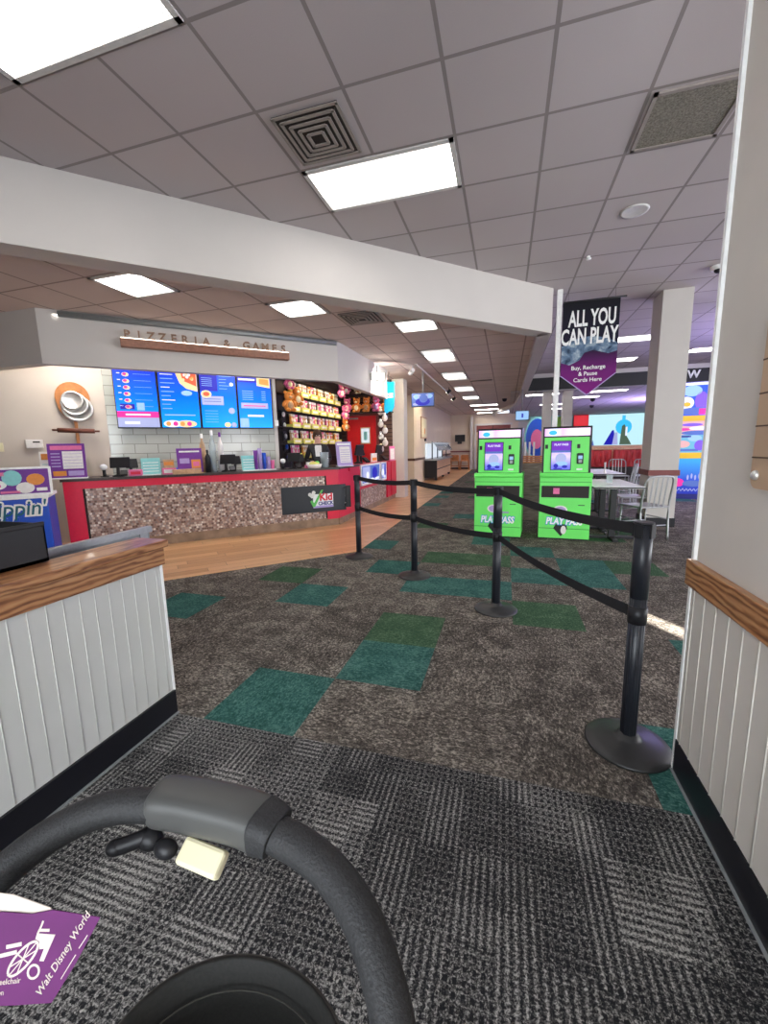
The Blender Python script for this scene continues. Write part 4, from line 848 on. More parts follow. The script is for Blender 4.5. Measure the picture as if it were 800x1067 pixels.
# person behind the counter
def person(loc, rz):
    V = {'pelvis': (0, 0, .93), 'waist': (0, 0, 1.08), 'chest': (0, -.01, 1.27), 'neck': (0, -.01, 1.42), 'headb': (0, -.025, 1.49), 'headt': (0, -.03, 1.60),
         'ls': (-.16, 0, 1.35), 'le': (-.235, .02, 1.10), 'lw': (-.15, -.20, 1.06), 'lh': (-.11, -.27, 1.07), 'rs': (.16, 0, 1.35), 're': (.235, .02, 1.10), 'rw': (.13, -.20, 1.08), 'rh': (.09, -.27, 1.09),
         'lhip': (-.09, 0, .88), 'lk': (-.10, -.01, .48), 'la': (-.10, .02, .09), 'lt': (-.10, -.11, .035), 'rhip': (.09, 0, .88), 'rk': (.10, -.01, .48), 'ra': (.10, .02, .09), 'rt': (.10, -.11, .035)}
    E_ = ['pelvis-waist', 'waist-chest', 'chest-neck', 'neck-headb', 'headb-headt', 'chest-ls', 'ls-le', 'le-lw', 'lw-lh', 'chest-rs', 'rs-re', 're-rw', 'rw-rh', 'pelvis-lhip', 'lhip-lk', 'lk-la', 'la-lt', 'pelvis-rhip', 'rhip-rk', 'rk-ra', 'ra-rt']
    rad = dict(pelvis=(.15, .11), waist=(.125, .10), chest=(.15, .11), neck=(.05, .05), headb=(.065, .07), headt=(.075, .09), ls=(.065, .06), rs=(.065, .06), le=(.045, .045), re=(.045, .045), lw=(.032, .032), rw=(.032, .032), lh=(.035, .02), rh=(.035, .02), lhip=(.09, .09), rhip=(.09, .09), lk=(.06, .06), rk=(.06, .06), la=(.04, .04), ra=(.04, .04), lt=(.035, .03), rt=(.035, .03))
    me = bpy.data.meshes.new('person_body'); ks = list(V); me.from_pydata([V[k] for k in ks], [tuple(ks.index(a) for a in e.split('-')) for e in E_], [])
    o = bpy.data.objects.new('tmp', me); col.objects.link(o); m = o.modifiers.new('s', 'SKIN'); m.use_smooth_shade = True
    for i, k in enumerate(ks): me.skin_vertices[0].data[i].radius = rad[k]
    me.skin_vertices[0].data[0].use_root = True
    ss = o.modifiers.new('u', 'SUBSURF'); ss.levels = 2; ss.render_levels = 2
    dg = bpy.context.evaluated_depsgraph_get(); dg.update(); body = bpy.data.meshes.new_from_object(o.evaluated_get(dg)); bpy.data.objects.remove(o)
    body.materials.clear()
    for mm in (M['black'], M['skin'], mat('trousers', (.02, .02, .03), .8), M['white']): body.materials.append(mm)
    for f in body.polygons:
        c_ = f.center; f.use_smooth = True
        if c_.z > 1.42: f.material_index = 1
        elif c_.z > 1.18 and abs(c_.x) < .05 and c_.y < -.06: f.material_index = 3
        elif c_.y < -.21 and c_.z > .9: f.material_index = 1
        elif c_.z < .92: f.material_index = 2
        else: f.material_index = 0
    t = thing('person', 'person in a black jacket standing behind the counter before the yellow bins', 'person', loc, rz)
    bo = bpy.data.objects.new('body', body); col.objects.link(bo); bo.parent = t
    g = B(); g.ell((0, .005, 1.60), (.088, .105, .10), M['hair']).ell((0, .075, 1.54), (.06, .05, .10), M['hair']).ell((-.07, -.01, 1.56), (.022, .05, .07), M['hair'], seg=8).ell((.07, -.01, 1.56), (.022, .05, .07), M['hair'], seg=8); g.build('hair', t)
    g = B(); g.ell((-.028, -.107, 1.575), (.012, .006, .007), M['white'], seg=8).ell((.028, -.107, 1.575), (.012, .006, .007), M['white'], seg=8).ell((-.028, -.113, 1.575), (.005, .003, .005), M['black'], seg=6).ell((.028, -.113, 1.575), (.005, .003, .005), M['black'], seg=6)
    g.ell((0, -.115, 1.545), (.011, .016, .02), M['skin'], seg=8).ell((0, -.102, 1.510), (.022, .008, .006), M['pink'], seg=8); g.build('face', t)
    for s_ in (-1, 1):
        g = B()
        for k in range(4): x_ = s_*(.10-.0)+(-.024+.016*k); L_ = [.055, .065, .06, .048][k]; g.tube([(x_, -.27, 1.075), (x_, -.27-L_*.6, 1.075), (x_, -.27-L_, 1.055)], .007, M['skin'], seg=6, sub=3)
        g.tube([(s_*.10-s_*.03, -.24, 1.075), (s_*.10-s_*.055, -.265, 1.07), (s_*.10-s_*.06, -.295, 1.06)], .008, M['skin'], seg=6, sub=3); g.build('fingers', t)
person((-3.56, 7.5, 0), R(30))

# ---------------------------------------------------------------- ice cream freezer at the left
t = thing('ice_cream_freezer', 'blue ice cream freezer with a purple picture panel, left of the counter', 'freezer', (-5.06, 3.24, 0), R(48))
B().b2((-.62, 0, .05), (.15, .55, .84), M['blue'], bev=.01).build('cabinet', t)
B().b2((-.63, -.04, .84), (.17, .57, .88), M['white'], bev=.006).build('lid_frame', t)
g = B(); mt = Matrix.Translation((.07, -.02, .875)) @ Matrix.Scale(1.17, 4) @ Matrix.Rotation(-.12, 4, 'X')
g.b2((-.62, 0, 0), (.12, .015, .27), M['white'], bev=.004).rect(-.60, .02, .10, .25, 0, M['purple']).disc(-.17, .17, .072, -.002, M['teal']).disc(-.0, .15, .068, -.002, M['orange'], .055).disc(-.08, .075, .068, -.002, M['paper'], .052)
g.rect(-.36, .19, -.22, .225, -.002, M['pink']).disc(-.29, .11, .08, -.002, M['white'], .045).disc(-.28, .10, .03, -.004, M['pink'], .02).rect(-.26, .03, -.12, .05, -.002, M['pink']).rect(.0, .04, .08, .07, -.002, M['white']).disc(-.45, .1, .05, -.002, M['teal'], .04).disc(-.52, .18, .05, -.002, M['orange'], .04)
g.rot(mt).build('picture_panel', t)
g = B(); g.text("Dippin'", -.165, .66, .23, .0, M['white'], t=.001, sx=.85, bold=.022, shear=.2); g.text("Dippin'", -.165, .66, .23, -.0022, mat('logo_teal', (.01, .12, .17), .5), t=.001, sx=.85, bold=.002, shear=.2)
g.text('ICE CREAM', -.11, .50, .075, 0, M['white'], bold=.003); g.build('lettering', t)
B().b2((-.6, .02, 0), (.11, .52, .05), M['black']).build('base', t)
t = thing('plastic_tray', 'black open-fronted plastic bin on the oak cap at the left edge', 'bin', (-1.82, 1.135, .906), R(90))
g = B(); g.prism([(0, 0), (0, .14), (-.012, .155), (-.42, .155), (-.42, 0)], -.10, -.094, M['black'], 'Y').prism([(0, 0), (0, .155), (-.42, .155), (-.42, 0)], .14, .146, M['black'], 'Y').b2((-.42, -.1, 0), (0, .146, .012), M['black']).b2((-.006, -.1, 0), (0, .146, .15), M['black']); g.build('shell', t)
B().b2((-.40, -.09, .012), (-.05, .135, .03), M['steelgrey'], bev=.003).build('liner', t)
B().b2((-.42, -.104, .140), (0, -.092, .157), M['black'], bev=.003).build('rim', t)

# ---------------------------------------------------------------- board on the near right wall
t = thing('wall_board', 'tan boarded wall panel with a metal bolt at the right edge', 'wall board', (RX-.002, 1.42, 0), -PI/2)
g = B(); x1 = .5; r_ = .03
pts = [(r_-r_*math.cos(a), 1.185+r_-r_*math.sin(a)) for a in [PI/2*k/5 for k in range(6)]]
g.prism(pts+[(x1, 1.185), (x1, 1.66), (0, 1.66)], -.02, 0, M['board'], 'Y'); g.build('panel', t)
g = B()
for z in (1.271, 1.357, 1.445, 1.535): g.b2((0, -.0215, z-.002), (x1, -.0195, z+.002), M['boardline'])
g.build('groove', t)
g = B(); g.ell((.028, -.022, 1.222), (.014, .010, .014), M['chrome']).cyl((.028, -.03, 1.222), (.028, -.018, 1.222), .008, M['steelgrey']); g.build('bolt', t)

# ---------------------------------------------------------------- green card machines
def kiosk(loc, rz, lb):
    t = thing('card_machine', lb, 'vending kiosk', loc, rz, 'green card machines')
    B().b2((-.325, 0, .02), (.325, .5, .86), M['green'], bev=.006).build('lower_cabinet', t)
    B().b2((-.31, .02, 0), (.31, .48, .02), M['black']).build('base', t)
    g = B(); g.prism([(-.005, .86), (-.02, .885), (.0, .92), (.0, .925), (.45, .925), (.45, .86)], -.33, .33, M['green'], 'X'); g.build('ledge', t)
    g = B(); g.prism([(.055, .92), (.10, 1.53), (.13, 1.55), (.45, 1.55), (.45, .92)], -.305, .305, M['black'], 'X'); g.build('upper_housing', t)
    mt = Matrix.Translation((0, .052, .92)) @ Matrix.Rotation(-.074, 4, 'X')
    g = B(); g.b2((-.285, -.004, .01), (.275, .004, .485), M['green'], bev=.003); g.rot(mt).build('front_panel', t)
    g = B(); g.b2((-.285, -.006, .505), (.28, .004, .605), M['marq']); g.text('PLAY PASS', .09, .54, .05, -.006, M['e_white'], bold=.001); g.disc(-.18, .55, .05, -.006, M['e_cyan'], .03); g.rot(mt).build('marquee', t)
    g = B(); g.b2((-.20, -.012, .04), (.06, -.004, .44), M['black']); bz = g.rot(mt).build('screen_bezel', t)
    g = B(); g.b2((-.19, -.014, .05), (.05, -.012, .43), M['pscreen']).rect(-.19, .31, .05, .43, -.014, M['e_pur']).rect(-.19, .28, .05, .31, -.014, M['e_blue2']); g.text('PLAY PASS', -.07, .375, .038, -.016, M['e_white'], bold=.001)
    g.disc(-.07, .20, .07, -.014, M['e_lt']).disc(-.06, .13, .08, -.016, M['e_lb2'], .03).disc(-.13, .10, .03, -.018, M['e_dark']).disc(-.02, .09, .035, -.018, M['e_dark'], .02).rect(-.16, .055, -.05, .07, -.016, M['e_dark']); g.rot(mt).build('screen', bz)
    g = B()
    for x_ in (-.255, .145): g.b2((x_-.018, -.01, .335), (x_+.018, -.003, .39), M['black'])
    g.rot(mt).build('sensor_window', t)
    g = B(); g.b2((.13, -.03, .125), (.21, -.004, .27), M['black'], bev=.015).b2((.145, -.033, .19), (.195, -.03, .235), M['e_lb2']).b2((.15, -.032, .14), (.19, -.03, .18), M['steelgrey']); g.rot(mt).build('card_reader', t)
    B().b2((.13, .042, .965), (.20, .05, .985), M['white']).build('instruction_label', t)
    g = B(); g.b2((-.30, -.006, .59), (.295, .002, .75), M['black']).b2((-.29, -.0, .60), (.285, -.008, .74), M['dark']); g.build('dispenser_slot', t)
    B().b2((-.15, -.012, .64), (-.07, -.007, .72), M['pink']).build('red_label', t)
    B().b2((.17, -.004, .485), (.25, .002, .495), M['black']).build('coin_slot', t)
    g = B(); g.b2((-.32, -.0015, .155), (.32, .001, .162), M['dgreen']).b2((-.32, -.0015, .80), (.32, .001, .806), M['dgreen']); g.build('seam', t)
    # round mascot emblem replaced by plain tag-shaped marks
    g = B(); g.disc(-.05, .42, .09, .0, M['paper'], .06).disc(-.05, .42, .07, -.002, M['lilac'], .045).poly([(-.13, .16), (-.03, .05), (.05, .16), (.03, .22), (-.1, .22)], -.0, M['black']).disc(.0, .14, .035, -.002, M['paper'], .06).rect(.02, .36, .16, .38, .0, M['lilac']); g.build('emblem', t)
    g = B(); g.text('PLAY PASS', 0, .22, .13, -.002, M['sky'], bold=.014, t=.001, sx=.76, shear=.15); g.text('PLAY PASS', 0, .22, .13, -.0045, mat('bright_white', (.95, .95, .95), .5, var=0), bold=.005, t=.001, sx=.76, shear=.15); g.build('lettering', t)
kiosk((-.10, 6.03, 0), R(-5), 'green card machine, the left one, behind the second stanchion')
kiosk((.785, 6.04, 0), R(-4), 'green card machine, the right one, beside the white table')

# partition between the machines
t = thing('partition', 'brown stone-look partition with orange wood top seen between the green machines', 'partition', (.4, 7.6, 0))
B().b2((-.45, 0, 0), (.75, .3, 1.0), M['stone']).build('panel', t)
for k in range(4): B().b2((-.47, -.04+.09*k, 1.0+.03*k), (.77, .03+.09*k, 1.025+.03*k), M['wood2'], bev=.004).build('top_board', t)

# ---------------------------------------------------------------- dining tables and metal chairs
def table(loc, sx, sy, lb, rz=0):
    t = thing('dining_table', lb, 'table', loc, rz, 'white tables in the dining area')
    B().b2((-sx/2, -sy/2, .72), (sx/2, sy/2, .75), M['white'], bev=.006).b2((-sx/2-.004, -sy/2-.004, .725), (sx/2+.004, sy/2+.004, .742), M['black'], bev=.002).build('tabletop', t)
    for a in (-1, 1):
        yb = a*(sy/2-.3)
        B().b2((-.04, yb-.04, .03), (.04, yb+.04, .72), M['black'], bev=.006).build('pedestal', t)
        B().b2((-.30, yb-.035, 0), (.30, yb+.035, .035), M['black'], bev=.006).b2((-.035, yb-.26, 0), (.035, yb+.26, .035), M['black'], bev=.006).build('foot', t)
    return t
table((1.43, 6.60, 0), .60, 1.25, 'long white table right beside the right green machine')
table((1.72, 9.3, 0), .8, 1.6, 'second white table behind the nearest one', 0)
def chair():
    t = thing('metal_chair', '', 'chair', (0, 0, 0), 0, 'brushed metal chairs in the dining area')
    r = .012
    B().b2((-.21, -.20, .435), (.21, .22, .46), M['alu'], bev=.012).build('seat', t)
    bk = B(); bk.tube([(-.20, -.22, 0), (-.205, -.19, .44), (-.205, -.23, .74), (-.185, -.25, .83), (-.12, -.26, .865), (.12, -.26, .865), (.185, -.25, .83), (.205, -.23, .74), (.205, -.19, .44), (.20, -.22, 0)], r*1.15, M['alu'], seg=10, sub=5)
    bk.build('back_frame', t)
    for a in (-.10, -.03, .04, .11): B().box((a-.005, -.228, .65), (.022, .006, .40), M['alu'], rot=(.14, 0, 0), bev=.002).build('back_slat', t)
    for a in (-1, 1): B().tube([(a*.19, .19, .44), (a*.205, .21, 0)], r, M['alu'], sub=1).build('leg', t)
    B().tube([(-.20, -.20, .20), (.20, -.20, .20)], .008, M['alu'], sub=1).tube([(-.2, .2, .2), (.2, .2, .2)], .008, M['alu'], sub=1).build('stretcher', t)
    B().tube([(-.203, -.2, .28), (-.2, .2, .28)], .008, M['alu'], sub=1).tube([(.203, -.2, .28), (.2, .2, .28)], .008, M['alu'], sub=1).build('side_rail', t)
    return t
ch = chair(); ch['label'] = 'nearest brushed metal slat-back chair, at the corner of the nearest white table'; ch.location = (1.86, 6.44, 0); ch.rotation_euler[2] = R(24)
for (x, y, rz, lb) in [(2.0, 7.55, 90, 'metal chair tucked under the right side of the nearest white table, far end'), (1.25, 10.55, 180, 'metal chair at the far end of the second white table, left one'), (1.75, 10.7, 185, 'metal chair at the far end of the second white table, right one'),
                       (2.32, 9.1, 90, 'metal chair at the right side of the second white table, nearer'), (2.36, 9.75, 84, 'metal chair at the right side of the second white table, farther'), (2.9, 12.3, 180, 'metal chair in front of the booths, left of two'), (3.5, 12.3, 175, 'metal chair in front of the booths, right of two')]:
    dup(ch, (x, y, 0), R(rz), lb)
tag(B().b2((-.04, -.002, 0), (.04, .002, .12), M['glass']).b2((-.045, -.02, 0), (.045, .02, .006), M['white']).build('menu_holder', loc=(1.42, 6.5, .75)), 'small clear card holder on the nearest white table', 'card holder')
tag(B().lathe([(0, 0), (.03, 0), (.03, .02), (.012, .05), (.02, .2), (0, .2)], M['paper'], seg=12).build('table_bottle', loc=(1.82, 8.75, .75)), 'small pale bottle on the second white table', 'bottle')
# red booths below the video wall
for k in range(4):
    t = thing('booth_seat', ['red padded booth below the video wall, leftmost', 'red padded booth below the video wall, second from left', 'red padded booth below the video wall, third from left', 'red padded booth below the video wall, beside the square column'][k], 'booth', (3.3+1.05*k, 17.2, 0), 0, 'red booths below the video wall')
    B().b2((-.5, 0, .0), (.5, .6, .42), M['dark'], bev=.01).build('plinth', t)
    g = B()
    for j in range(5): g.ell((-.4+.2*j, .08, .76), (.105, .09, .34), M['booth'], seg=12)
    g.b2((-.5, .05, .42), (.5, .2, 1.06), M['booth'], bev=.03); g.build('backrest', t)
    B().b2((-.5, .15, .42), (.5, .62, .52), M['booth'], bev=.03).build('cushion', t)
    B().b2((-.5, .02, 1.06), (.5, .24, 1.10), M['tan'], bev=.005).build('top_rail', t)
tag(B().b2((3.0, 17.9, 0), (9.3, 18.0, 1.16), M['tan']).build('low_wall'), 'low tan wall behind the red booths', 'low wall')
# video wall
t = thing('video_wall', 'big pale blue glowing video wall showing dark and blue shapes', 'screen', (6.15, 27.0, 0))
B().b2((-1.75, 0, .9), (3.0, .08, 2.97), M['black']).build('frame', t)
g = B(); g.b2((-1.72, -.01, .92), (2.95, 0, 2.94), M['e_wall']); g.build('display', t)
g = B(); x_ = -.05
g.poly([(x_-.65, 1.2), (x_-.25, 2.0), (x_-.15, 2.05), (x_+.0, 1.2)], -.01, M['e_dark']).poly([(x_-.2, 1.2), (x_-.1, 1.9), (x_+.05, 1.9), (x_+.1, 1.2)], -.012, M['e_lt']).disc(x_+.35, 2.2, .42, -.012, M['e_cyan'], .42).rect(x_+.25, 2.5, x_+.42, 2.85, -.012, M['e_cyan'])
g.poly([(x_+.18, 1.2), (x_+.26, 2.25), (x_+.38, 2.35), (x_+.45, 2.2), (x_+.5, 1.75), (x_+.8, 1.2)], -.014, mat('video_olive', (.12, .2, .12), emit=.5)).rect(x_+.45, 1.7, x_+.55, 2.2, -.016, M['e_white']).poly([(x_-1.3, 1.17), (x_-1.22, 1.5), (x_-1.15, 1.17)], -.014, M['e_blue2']); g.rect(-1.72, .92, 2.95, 1.17, -.01, mat('video_ground', (.55, .35, .25), emit=.6)); g.build('picture', t)
# screens and lamps hung from the lowered ceiling
t = thing('hanging_screen', 'small wide monitor hung from the ceiling left of the corridor', 'screen', (-1.85, 9.5, 0))
B().b2((-.265, 0, 2.215), (.265, .05, 2.53), M['black'], bev=.005).build('housing', t)
g = B(); g.rect(-.25, 2.235, .25, 2.515, 0, M['e_blue2']).disc(-.12, 2.45, .1, -.001, M['e_lt'], .05).disc(.14, 2.45, .09, -.001, M['e_lt'], .05).disc(-.16, 2.28, .07, -.001, M['e_lt'], .03).disc(0, 2.33, .17, -.002, M['e_dark'], .085).disc(.02, 2.40, .1, -.004, M['e_blue2'], .09).disc(-.15, 2.44, .05, -.002, M['e_lb2'], .06).disc(.17, 2.45, .05, -.002, M['e_lb2'], .05); g.build('display', t)
B().cyl((0, .03, 2.5), (0, .03, 3.03), .02, M['steelgrey'], seg=10).build('ceiling_pole', t)
t = thing('hanging_screen', 'small pale blue monitor hung above the gap between the green machines', 'screen', (.42, 13.0, 0))
B().b2((-.18, 0, 2.02), (.20, .04, 2.30), M['black'], bev=.005).build('housing', t)
B().rect(-.165, 2.04, .185, 2.285, 0, M['e_lb2']).rect(-.01, 2.10, .04, 2.22, -.002, M['e_dark']).build('display', t)
B().cyl((0, .02, 2.3), (0, .02, 2.98), .015, M['steelgrey'], seg=8).build('ceiling_pole', t)
t = thing('wall_screen', 'small black monitor on the far corridor wall', 'screen', (-2.5, 23.7, 0))
B().b2((-.28, 0, 1.55), (.28, .05, 1.93), M['black'], bev=.005).build('housing', t); B().b2((-.08, .05, 1.6), (.08, .1, 1.85), M['dark']).build('mount', t); B().b2((-.14, .0, 1.42), (.1, .06, 1.55), M['black']).build('bracket_box', t)
t = thing('edge_screen', 'dark monitor seen edge-on by the near right wall, under the header', 'screen', (3.33, 8.3, 0), R(60))
B().b2((-.3, 0, 1.75), (.3, .08, 2.72), M['black'], bev=.03).build('housing', t); B().cyl((0, .04, 2.7), (0, .04, 3.5), .02, M['black'], seg=8).build('ceiling_pole', t)
def spot(x, y, z, d, lb, lit):
    t = thing('track_spotlight', lb, 'spotlight', (x, y, z), 0, 'track spotlights by the corridor wall')
    q = Vector(d).normalized(); g = B(); g.cyl((0, 0, 0), (0, 0, -.08), .012, M['black' if not lit else 'white'], seg=8); g.build('stem', t)
    g = B(); g.cyl(Vector((0, 0, -.11))-q*.06, Vector((0, 0, -.11))+q*.08, .04, M['black' if not lit else 'white'], r2=.05); g.build('head', t)
    B().cyl(Vector((0, 0, -.11))+q*.081, Vector((0, 0, -.11))+q*.084, .042, M['e_lamp']).build('lens', t)
    l = light('track_spotlight_lamp', 'SPOT', Vector((x, y, z-.11))+q*.1, 40, (1, .86, .66), .03, direction=q, spot=R(95)); return t
spot(-1.98, 9.0, 3.03, (-.75, .75, -.5), 'white track spotlight above the small hanging monitor', True)
spot(-1.66, 12.6, 3.03, (-.9, .2, -.6), 'black track spotlight, right of the small hanging monitor', False)
spot(-1.75, 14.6, 3.03, (-.9, .1, -.6), 'farther black track spotlight above the salad bar', False)
t = thing('track_rail', 'thin white lighting track on the ceiling over the small hanging monitor', 'track', (-1.85, 11, 3.03)); B().b2((-.02, -2.2, -.03), (.02, 3.8, 0), M['frame']).build('rail', t)
spotg = thing('bulkhead_floodlight', 'bright white floodlight beside the blue blade sign', 'floodlight', (-2.48, 8.1, 2.70), R(35))
B().b2((-.14, -.03, -.06), (.14, .05, .08), M['white'], bev=.01).build('housing', spotg); B().b2((-.12, -.034, -.045), (.12, -.03, .065), M['e_lamp']).build('lens', spotg); B().cyl((0, .02, .08), (0, .02, .23), .015, M['white'], seg=8).build('stem', spotg)
light('bulkhead_floodlight_lamp', 'AREA', (-2.42, 8.2, 2.70), 9, (1, .93, .85), .16, direction=(-.3, .9, -.4))
# warm down-lighting of the prize wall
for k, (y) in enumerate((7.7, 8.6, 9.5)):
    t = thing('prize_downlight', ['small downlight over the prize wall, nearest', 'small downlight over the prize wall, middle', 'small downlight over the prize wall, farthest'][k], 'downlight', (-3.55, y, 3.03))
    B().lathe([(.05, 0), (.07, 0), (.07, -.012), (.05, -.012)], M['frame'], seg=16).build('ring', t); B().lathe([(0, -.004), (.05, -.004)], M['e_lamp'], seg=16).build('lens', t)
    light('prize_downlight_lamp', 'SPOT', (-3.55, y, 3.0), 22, (1, .84, .62), .05, direction=(-.55, 0, -1), spot=R(110))

# corridor: picture, salad bar, high chairs
t = thing('framed_picture', 'narrow framed picture on the corridor wall above the salad bar', 'picture', (-3.04, 15.2, 0), PI/2)
B().b2((-.0, -.03, 1.62), (1.1, 0, 2.42), M['tan']).build('frame', t); B().b2((.05, -.034, 1.67), (1.05, -.03, 2.37), M['cream']).disc(.6, 1.9, .1, -.034, M['orange'], .12).build('print', t)
t = thing('salad_bar', 'black-ended salad bar with glass sneeze guard along the corridor wall', 'salad bar', (-3.0, 15.7, 0), PI/2)
B().b2((0, -.48, .12), (.06, 0, .80), M['black']).build('end_panel', t)
B().b2((.06, -.46, .12), (4.2, 0, .78), M['tan']).b2((.06, -.465, .42), (4.2, -.46, .46), M['dark']).build('cabinet', t)
B().b2((-.03, -.55, .78), (4.25, 0, .84), M['alu'], bev=.006).build('counter_top', t)
for a in (.1, 1.4, 2.7, 4.0):
    B().b2((a, -.30, .84), (a+.04, -.26, 1.5), M['black']).build('guard_post', t)
B().b2((.05, -.5, 1.45), (4.1, -.1, 1.475), M['alu']).build('guard_shelf', t)
g = B(); g.box((2.05, -.46, 1.30), (4.0, .012, .36), M['glass'], rot=(-.6, 0, 0)); g.build('sneeze_guard', t)
B().b2((.1, -.38, 1.40), (4.1, -.30, 1.45), M['e_pale']).build('guard_light', t)
B().b2((.05, -.1, .86), (4.1, -.02, 1.43), M['e_pale']).build('lit_back_panel', t)
for a in (.2, 2.1, 4.0): B().cyl((a, -.4, .06), (a+.03, -.4, .06), .06, M['black']).build('caster', t)
B().b2((0, -.06, 1.52), (.1, -.0, 1.62), M['black']).build('end_lamp', t)
hc = thing('high_chair', 'wooden high chair against the far corridor wall, left of two', 'high chair', (-2.72, 23.2, 0), 0, 'wooden high chairs')
for a in (-1, 1):
    for c_ in (-1, 1): B().tube([(a*.24, c_*.22, 0), (a*.18, c_*.15, .8)], .02, M['wood2'], sub=1, seg=6).build('leg', hc)
B().b2((-.19, -.16, .48), (.19, .16, .51), M['wood2']).build('seat', hc); B().b2((-.19, .13, .51), (.19, .16, .82), M['wood2']).build('backrest', hc)
B().b2((-.2, -.18, .70), (.2, -.14, .75), M['wood2']).b2((-.2, -.18, .2), (.2, -.15, .24), M['wood2']).build('front_bar', hc)
dup(hc, (-2.18, 23.2, 0), 0, 'wooden high chair against the far corridor wall, right of two')
# blue curved machine behind the gap
t = thing('round_arcade_machine', 'round blue arcade machine seen between the green machines', 'arcade machine', (1.05, 16.0, 0))
B().b2((-.35, 0, 0), (.35, .5, .9), M['navy'], bev=.02).build('cabinet', t)
g = B(); g.disc(0, 1.55, .42, .2, M['teal'], .75, .18, 28).disc(0, 1.55, .37, .015, M['blue'], .68, .01, 28).disc(0, 1.5, .2, .003, M['pink'], .35, .01, 20); g.build('wheel', t)
for k in range(3): tag(B().cyl((0, 0, 0), (0, 0, 1.4), .03, M['white']).b2((-.05, -.05, 0), (.05, .05, .03), M['steelgrey']).build('post', loc=(.62+.14*k, 14.9, 0)), ['white post behind the left green machine, leftmost of three', 'white post behind the left green machine, middle of three', 'white post behind the left green machine, rightmost of three'][k], 'post')

# tall bright arcade machine between column and near wall
t = thing('arcade_machine', 'tall bright blue and yellow arcade machine right of the square column', 'arcade machine', (4.05, 11.0, 0), R(-8))
B().b2((-.42, 0, 0), (.50, .9, 2.62), M['navy'], bev=.01).build('cabinet', t)
g = B(); g.rect(-.40, 1.88, .48, 2.58, 0, M['blue']).rect(-.40, 2.54, .48, 2.60, -.002, M['e_white'])
g.disc(-.10, 2.42, .18, -.002, M['e_lb2'], .12).disc(-.2, 2.16, .15, -.002, M['e_white'], .14).disc(-.18, 2.13, .07, -.004, M['e_yel'], .05).disc(.08, 2.2, .12, -.002, M['e_vio'], .2).disc(.0, 1.98, .35, -.0022, M['e_blue2'], .08).rect(.05, 1.9, .3, 2.03, -.004, M['e_mag']).disc(.3, 2.4, .13, -.002, M['e_vio'], .13).disc(-.33, 2.4, .08, -.002, M['steelgrey'], .12); g.build('marquee', t)
B().rect(-.42, 1.76, .5, 1.88, 0, M['e_yel'], .03).rect(-.42, .93, .5, 1.06, 0, M['e_yel'], .05).rect(-.42, 1.06, -.36, 1.76, 0, M['e_yel'], .02).build('yellow_band', t)
g = B(); g.rect(-.36, 1.46, .48, 1.76, -.01, M['e_peach']).disc(-.05, 1.68, .2, -.012, M['e_vio'], .035).disc(.1, 1.60, .2, -.014, M['e_white'], .04).disc(.05, 1.50, .3, -.012, M['e_blue2'], .05).disc(-.2, 1.58, .12, -.014, M['e_mag'], .03).disc(.42, 1.5, .08, -.014, M['e_lime'], .08); g.build('picture_strip', t)
g = B(); g.rect(-.36, 1.06, .48, 1.46, -.01, M['e_aqua']).disc(.02, 1.38, .13, -.012, M['e_lb2'], .07).disc(-.2, 1.25, .14, -.012, M['e_peach'], .08).disc(.12, 1.22, .1, -.014, M['e_vio'], .12).disc(.36, 1.2, .12, -.012, M['e_lime'], .1).rect(-.3, 1.09, .1, 1.14, -.014, M['e_blue2']).rect(-.3, 1.40, -.05, 1.44, -.012, M['navy']); g.build('screen', t)
g = B(); g.b2((-.42, -.04, .12), (.5, 0, .93), M['sea']); g.disc(-.25, .38, .14, -.04, M['e_mag'], .1).disc(.05, .36, .2, -.042, M['e_blue2'], .07)
for k in range(6): g.disc(-.05+.07*k, .50+.03*(k % 2), .018, -.042, M['e_lt'], .06)
g.tube([(-.3+.035*q_, -.042, .215+.03*((q_ % 2)*2-1)) for q_ in range(20)], .008, M['e_lt'], seg=6, sub=2); g.build('lower_panel', t)

# ---------------------------------------------------------------- stroller in the foreground
t = thing('stroller', 'dark stroller whose padded curved handlebar reaches in from the bottom edge', 'stroller', (-.28, .05, 0))
o0 = Vector((-.28, .05, 0))
def rel(pts): return [Vector(p)-o0 for p in pts]
HB = [(-.60, -.12, .50), (-.58, .02, .66), (-.545, .14, .80), (-.514, .205, .865), (-.488, .246, .895), (-.458, .277, .913), (-.425, .302, .92), (-.379, .319, .92), (-.297, .327, .92), (-.22, .325, .92), (-.162, .312, .915), (-.119, .290, .905), (-.088, .262, .888), (-.066, .228, .862), (-.048, .16, .80), (-.04, .03, .66), (-.04, -.12, .50)]
g = B(); g.tube(rel(HB), .0178, M['foam'], seg=20, sub=6); hb = g.build('handlebar', t)
def sq(c, s_):
    e_ = 4.0; k_ = (abs(c)**e_+abs(s_)**e_)**(-1/e_); return c*k_*1.0, s_*k_*.86
gp = [(-.378, .324, .921), (-.35, .329, .922), (-.30, .332, .922), (-.26, .332, .922), (-.230, .328, .92)]
g = B(); g.tube(rel(gp), lambda u: .0245*(1-.12*max(0, abs(u-.5)*2)**6), M['grip'], seg=24, sub=8, prof=sq); g.build('grip_cover', hb)
g = B(); g.tube(rel([(-.242, .3295, .922), (-.230, .3275, .922), (-.221, .326, .920)]), lambda u: .0256-.004*u, M['foam'], seg=20, sub=5, prof=sq); g.build('grip_end_collar', hb)
